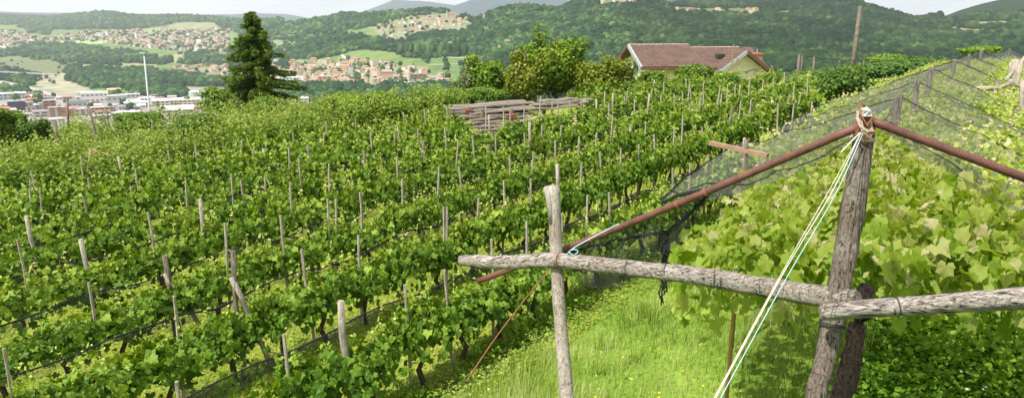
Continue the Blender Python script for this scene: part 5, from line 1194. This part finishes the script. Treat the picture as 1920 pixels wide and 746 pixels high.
slab('roof', [(sx,-hw-ov,ze-ov*pit-.22),(Lr+.3,-hw-ov,ze-ov*pit-.22),(Lr+.3,0,zr-.24),(sx,0,zr-.24)], .14, M_tile, e)
slab('roof', [(-ov,hw+ov,ze-ov*pit),(Lr+.3,hw+ov,ze-ov*pit-.3),(Lr+.3,0,zr-.3),(-ov,0,zr-.02)], .14, M_tile, e)
for sgn in (-1, 1):
    b = MB(); obox(b, (-ov-.02, sgn*(hw+ov), ze-ov*pit+.02), (-ov-.02, 0, zr+.04), .16, .26); b.build('gable_board', M_trim if sgn < 0 else M_soff, rf)
    b = MB(); obox(b, (-.1, sgn*(hw+ov-.1), ze-ov*pit-.02), (-.1, 0, zr-.06), 1.15, .06); b.build('soffit', M_soff, rf)
for k in range(int(Lr/.36)):
    b = MB() if k == 0 else b; b.tube([(k*.36-ov,0,zr+.10-(.24 if k*.36-ov > sx else 0)),(k*.36-ov+.30,0,zr+.12-(.24 if k*.36-ov > sx else 0))], .085, 7)
b.build('ridge_tiles', plain('ridge_tile', (.42,.31,.26), .8, .3, 8), rf)
b = MB(); b.tube([(-ov,-hw-ov-.06,ze-ov*pit-.02),(Lr,-hw-ov-.06,ze-ov*pit-.06)], .08, 8); b.build('gutter', M_soff, rf)
# left gable window with green shutters
w_ = MB(); w_.box((.02,-.1,zr-1.75), (.06,.55,.95)); w0 = w_.build('window', M_win, e)
for s_ in (-.42,.30): w_ = MB(); w_.box((.0,-.1+s_*.95,zr-1.75), (.05,.34,1.05)); w_.build('shutter', plain('green_shutter', (.05,.20,.09), .6, .15, 8), w0)
# right hand wing, gable towards the vines
GA = unproj(1397,98,54.5); LGA = GA-np.array([A0[0], A0[1], g]); cs, sn = math.cos(-ang), math.sin(-ang); gx = LGA[0]*cs-LGA[1]*sn; gy = LGA[0]*sn+LGA[1]*cs; gzz = LGA[2]
wh = 2.05; pw = .72; z2 = gzz-wh*pw
b = MB(); b.box((gx,(gy+0)/2+.1,z2/2-1), (2*wh,abs(gy)-.1,z2+2)); b.add([(gx-wh,gy+.15,z2),(gx+wh,gy+.15,z2),(gx,gy+.15,gzz-.12)], [(0,1,2)]); b.build('wing_wall', M_plas, e)
for sgn in (-1, 1):
    ww = wh+(.25 if sgn < 0 else .65)
    r_w = slab('wing_roof', [(gx,gy-.35,gzz),(gx+sgn*ww,gy-.35,gzz-ww*pw),(gx+sgn*ww,0,gzz-ww*pw),(gx,0,gzz)], .12, M_tile, e)
    b = MB(); obox(b, (gx,gy-.38,gzz+.02), (gx+sgn*ww,gy-.38,gzz-ww*pw+.02), .12, .24); b.build('gable_board', M_soff if sgn > 0 else M_trim, r_w)
    b = MB(); obox(b, (gx,gy+.08,gzz-.08), (gx+sgn*(ww-.1),gy+.08,gzz-(ww-.1)*pw-.06), .8, .05); b.build('soffit', M_soff, r_w)
def onhouse(px, py, d): p = unproj(px, py, d)-np.array([A0[0],A0[1],g]); return np.array([p[0]*cs-p[1]*sn, p[0]*sn+p[1]*cs, p[2]])
p = onhouse(1350,110,56.4); b = MB(); b.box(p-[0,0,.45], (.5,.5,.8)); ch = b.build('chimney', plain('chimney_brick', (.40,.25,.16), .9), e); b = MB(); b.box(p+[0,0,.17], (.55,.55,.34)); b.build('cowl', M_wire, ch)
p = onhouse(1419,107,57.5); b = MB(); b.box(p-[0,0,.7], (.62,.62,1.9)); b.box(p+[0,0,.25], (.74,.74,.12)); ch = b.build('chimney', plain('orange_brick', (.46,.20,.11), .9), e); b = MB(); b.tube([p+[0,0,.3],p+[0,0,.62]], .05, 6); b.build('flue', M_trim, ch)
p = onhouse(1374,100,53.5); b = MB(); b.tube([p-[0,0,1],p+[0,0,.65]], .045, 6); b.build('vent_pipe', M_lath, e)
# ------------------------------------------------------------------ poles, hut, trained row on the right, gate of broken posts
g = down(unproj(1600,112,47)); tp = unproj(1613,12,47); o = tubeobj('utility_pole', np.array([(0,0,0),(tp-g)*.5,tp-g]), [.15,.135,.11], M_post, None, 10, .08); o.location = tuple(g); tag(o, 'tall bare wooden utility pole leaning slightly right against the hills', 'pole')
g = down(unproj(276,215,90)); tp = unproj(270,102,90); e = empty('lamp_mast', g, 'tall slim grey lamp mast standing in front of the town', 'lamp post'); gm = plain('galvanised', (.42,.46,.48), .5, .1, 3)
tubeobj('mast', np.array([(0,0,0),tp-g]), [.14,.09], gm, e, 10, 0); b = MB(); b.box(tp-g+[-.1,0,.15], (.7,.4,.22)); b.tube([tp-g+[0,0,-.1],tp-g+[0,0,.2]], .16, 8); b.build('lamp_head', gm, e)
p = unproj(1511,146,44); g = down(p); e = empty('hut', (g[0],g[1],g[2]), 'small white hut half hidden behind the trained vines', 'hut', None, -.35); b = MB(); b.box((0,0,(p-g)[2]/2+.0), (1.3,1.2,(p-g)[2]+.5)); b.build('wall', plain('white_panel', (.68,.70,.72), .6, .05), e); b = MB(); b.box((0,0,(p-g)[2]+.3), (1.6,1.5,.10)); b.build('roof', plain('grey_sheet', (.25,.27,.3), .6), e)
SETH = vine_set(4, 1.7, 1.0, .5, 2.1, 70, 14, .17, coarse=True, mat_=M_fine and leaf_mat('trained_vine_leaf', [(0,(.035,.09,.015)),(.5,(.09,.19,.035)),(1,(.20,.31,.08))]))
a = unproj(1500,152,40); c = unproj(1740,128,41); nst = 15
for q in range(nst):
    p = a+(c-a)*q/(nst-1); gg = float(height(p[0], p[1])); e = empty('trained_vine', (p[0], p[1], gg), f"tall green trained vine in the row left of the net ridge, {ordn(q+1)} from the left", 'grapevine', 'tall trained vines beside the utility pole', math.atan2((c-a)[1], (c-a)[0])); zt = p[2]-gg; e.scale = (1,1,max(.55,(zt+.55)/2.2)); link('foliage', SETH[q % 4][0], e); link('trunk', TRK[q % 5], e)
for q, (x, y, d, w_) in enumerate([(1499,103,40,.07),(1527,107,40,.05),(1575,113,40.5,.04),(1620,112,41,.04),(1505,102,40.6,.04),(1661,112,41,.05),(1612,118,40,.05)]):
    tp = unproj(x, y, d); g = down(tp); o = tubeobj('trellis_post', np.array([(0,0,0),tp-g]), w_, M_post, None, 7, .2); o.location = tuple(g); tag(o, f"weathered trellis post rising over the tall trained vines, {ORD[q+1]} in that row", 'post', 'posts of the tall trained vines')
cord('wire', [unproj(1499,104,40), unproj(1575,113,40.4), unproj(1661,113,41), unproj(1740,120,41)], .02, M_wire, 'drooping wire along the tops of the tall trained vines')
for q, (x, y, d, w, h, n, mt, lab) in enumerate([(1835,108,50,3.,.8,1600,M_tree,'small bright tree top showing above the net at the far ridge'),(1665,118,44,3.4,.5,2000,M_bushv,'flat vine canopy behind the tall trained vines')]): shrub('shrub', x, y, d, w, h, n, .16, mt, lab)
# broken posts and rails at the upper right
BP = [((1888,195),(1905,112),24,.10),((1906,200),(1915,118),23,.07),((1872,196),(1885,150),25,.09),((1878,160),(1925,104),24,.05),((1790,171),(1900,155),21,.055),((1893,150),(1922,170),22,.05),((1918,240),(1919,150),17,.05),((1896,118),(1898,150),26,.06)]
for q, (a, c, d, r_) in enumerate(BP):
    A_, C_ = unproj(*a, d), unproj(*c, d)
    if q in (0,1,2,6): A_ = down(A_)
    o = tubeobj('broken_post' if q in (0,1,2,6,7) else 'slanting_rail', lerp(A_, C_, 5, .03)-A_, r_, M_stake, None, 8, .3); o.location = tuple(A_); tag(o, ['thick pale broken post with jagged head at the upper right','slimmer pale post leaning right beside the thick broken one','short wide stump left of the broken post','slanting pale rail resting on the broken posts','long thin rail lying over the net towards the left','short rail slanting down to the right edge','thin grey post cut by the right edge','short stick on top of the broken post group'][q], 'post' if q in (0,1,2,6,7) else 'rail')
# ------------------------------------------------------------------ grass, clover, weeds, flowers
def field(n, test, y0=1.5, y1=26, x0=-14, x1=16, bias=2.):
    x = RNG.uniform(x0, x1, n); y = y0+(y1-y0)*RNG.random(n)**bias; nn = x*NV[0]+y*NV[1]; z = height(x, y); px, py, d = proj(np.stack([x,y,z+.2],1)); ok = test(nn, x, y)&(d > 1)&(px > -60)&(px < 1980)&(py < 850); return x[ok], y[ok], z[ok], nn[ok], d[ok]
BL = np.array([(-.5,0,0),(.5,0,0),(-.32,.5,.06),(.32,.5,.06),(0,1,.28)]); BLF = np.array([(0,1,3),(0,3,2),(2,3,4)])
def blades(x, y, z, h, w, lean, rd):
    n = len(x); a = RNG.random(n)*6.283; Y = np.stack([np.cos(a)*lean*RNG.random(n), np.sin(a)*lean*RNG.random(n), np.ones(n)], 1); Nn = np.stack([np.cos(a), np.sin(a), 0*a], 1)
    return scatter(BL, BLF, np.stack([x,y,z],1), Nn, Y, np.stack([w, h, h], 1), rd)
x, y, z, nn, d = field(420000, lambda n_, x, y: (n_ > 1.9)&(n_ < 5.55), bias=1.9)
pt = fbm(x*1.1, y*1.1, 3); tall = fbm(x*.5+7, y*.5, 3); h = (.10+.36*np.clip(tall-.35,0,1)*2)*RNG.uniform(.4,1.5,len(x)); edge_ = np.clip((nn-4.6)/.9, 0, 1); h *= 1-.6*edge_
v, f, r = blades(x, y, z-.01, h, .004+.0008*d, 1.2, np.clip(-.05+1.5*(pt-.3)+.6*RNG.random(len(x))-.1*edge_-.25*np.clip(2.9-nn,0,1), 0, 1)); o = link('grass', fastmesh('grass', v, f, M_grass, r)); tag(o, 'bright long grass of the open lane beside the foreground frame', 'grass', kind='stuff'); print('grass', len(x))
xt, yt, zt, nt_, dt = field(9000, lambda n_, x, y: (n_ > 1.7)&(n_ < 5.3), bias=1.9); m_ = fbm(xt*.9+4, yt*.9+2, 3) > .52; xt, yt, zt, dt = [q_[m_] for q_ in (xt, yt, zt, dt)]
k_ = 14; xx = np.repeat(xt, k_)+RNG.normal(size=len(xt)*k_)*.05; yy_ = np.repeat(yt, k_)+RNG.normal(size=len(xt)*k_)*.05; v, f, r = blades(xx, yy_, np.repeat(zt, k_)-.01, RNG.uniform(.15,.48,len(xx)), .005+.0006*np.repeat(dt, k_), .9, np.clip(np.repeat(RNG.random(len(xt))*.75, k_)+.3*RNG.random(len(xx)), 0, 1)); o = link('grass_tufts', fastmesh('grass_tufts', v, f, M_grass, r)); tag(o, 'taller pale tufts in the grassy lane', 'grass', kind='stuff')
x, y, z, nn, d = field(520000, lambda n_, x, y: (n_ > 5.2)&(n_ < 15), bias=1.7); rd = np.clip(.2+.9*(fbm(x*1.7,y*1.7,3)-.3)+.45*RNG.random(len(x)), 0, 1)
s = .030+.0022*d; v, f, r = scatter(LD, LDF, np.stack([x, y, z+.01+.05*RNG.random(len(x))], 1), rv(len(x))*.55+[0,0,1], rv(len(x)), s*RNG.uniform(.6,1.3,len(x)), rd); o = link('ground_cover', fastmesh('ground_cover', v, f, M_clover, r)); tag(o, 'low clover and small leaves covering the soil between the vine rows', 'ground cover', kind='stuff'); print('clover', len(x))
# weed strips at the foot of each row
vs, fs, rs_, base = [], [], [], 0
for k in range(5):
    n = 15000 if k == 0 else 6000; s = RNG.uniform(1, 26, n); off = RNG.normal(size=n)*.20; x = NV[0]*(ROWN[k]+off-.12)+D[0]*s; y = NV[1]*(ROWN[k]+off-.12)+D[1]*s; dn = fbm(s*.8+k*9, off*0+3, 3); ok = (dn > .42) | (RNG.random(n) < .3); x, y = x[ok], y[ok]; z = height(x, y); hh = RNG.random(len(x))**1.3*(.22 if k else .30)*np.clip(dn[ok]*1.7-.3, .3, 1)
    v, f, r = scatter(LD, LDF, np.stack([x, y, z+hh], 1), rv(len(x))*.8+[0,0,.7], rv(len(x)), .065*RNG.uniform(.6,1.4,len(x)), np.clip(.05+RNG.random(len(x))*.5+hh, 0, 1)); vs.append(v); fs.append(f+base); rs_.append(r); base += len(v)
o = link('weeds', fastmesh('weeds', np.concatenate(vs), np.concatenate(fs), M_weed, np.concatenate(rs_))); tag(o, 'dark green weed strips along the feet of the vine rows', 'weeds', kind='stuff')
x, y, z, nn, d = field(330000, lambda n_, x, y: (n_ < 2.2), y1=22, x0=0, x1=16, bias=1.7); pt = fbm(x*.9, y*.9, 4); hh = RNG.random(len(x))**1.1*(.10+1.0*np.clip(pt-.34,0,1)*(.5+vnoise(x*6,y*6))); keep_ = nn < 1.5+1.2*(fbm(x*1.5,y*1.5,2)-.4); x,y,z,hh,pt,d = [q[keep_] for q in (x,y,z,hh,pt,d)]
v, f, r = scatter(LV2, LF2, np.stack([x, y, z+hh], 1), rv(len(x))*.7+[0,0,.8], rv(len(x)), .062*RNG.uniform(.5,1.5,len(x)), np.clip(.05+.9*(pt-.3)+.35*RNG.random(len(x))+.5*hh, 0, 1)); o = link('undergrowth', fastmesh('undergrowth', v, f, M_weed, r)); tag(o, 'lush knee high weeds growing under the pergola at the lower right', 'undergrowth', kind='stuff'); print('weeds', len(x))
x, y, z, nn, d = field(26000, lambda n_, x, y: (n_ < 5.2), y1=18, x0=-2, x1=12, bias=1.6); cl = fbm(x*.8+3, y*.8+8, 3) > .63; x, y, z, nn = x[cl], y[cl], z[cl], nn[cl]
FV = np.array([(0,0,0)]+[(math.cos(a)*.5, math.sin(a)*.5, .12) for a in np.arange(6)*math.pi/3]); FF = np.array([(0,i+1,(i+1) % 6+1) for i in range(6)])
yel = nn > 1.6; sel = RNG.random(len(x)) < .10; hz_ = .14+.18*RNG.random(len(x))
for nm, mk, colr, lab in [('yellow_wildflowers', yel&sel, (.75,.60,.04), 'tiny yellow flowers dotted over the bright grass'), ('white_wildflowers', (~yel)&sel, (.72,.70,.62), 'tiny white flowers dotted over the weeds under the pergola')]:
    n = mk.sum(); v, f, r = scatter(FV, FF, np.stack([x[mk], y[mk], z[mk]+hz_[mk]+.1], 1), rv(n)*.4+[0,0,1], rv(n), .028*RNG.uniform(.6,1.3,n), RNG.random(n)); o = link(nm, fastmesh(nm, v, f, plain(nm, colr, .7, .1), r)); tag(o, lab, 'flowers', kind='stuff')
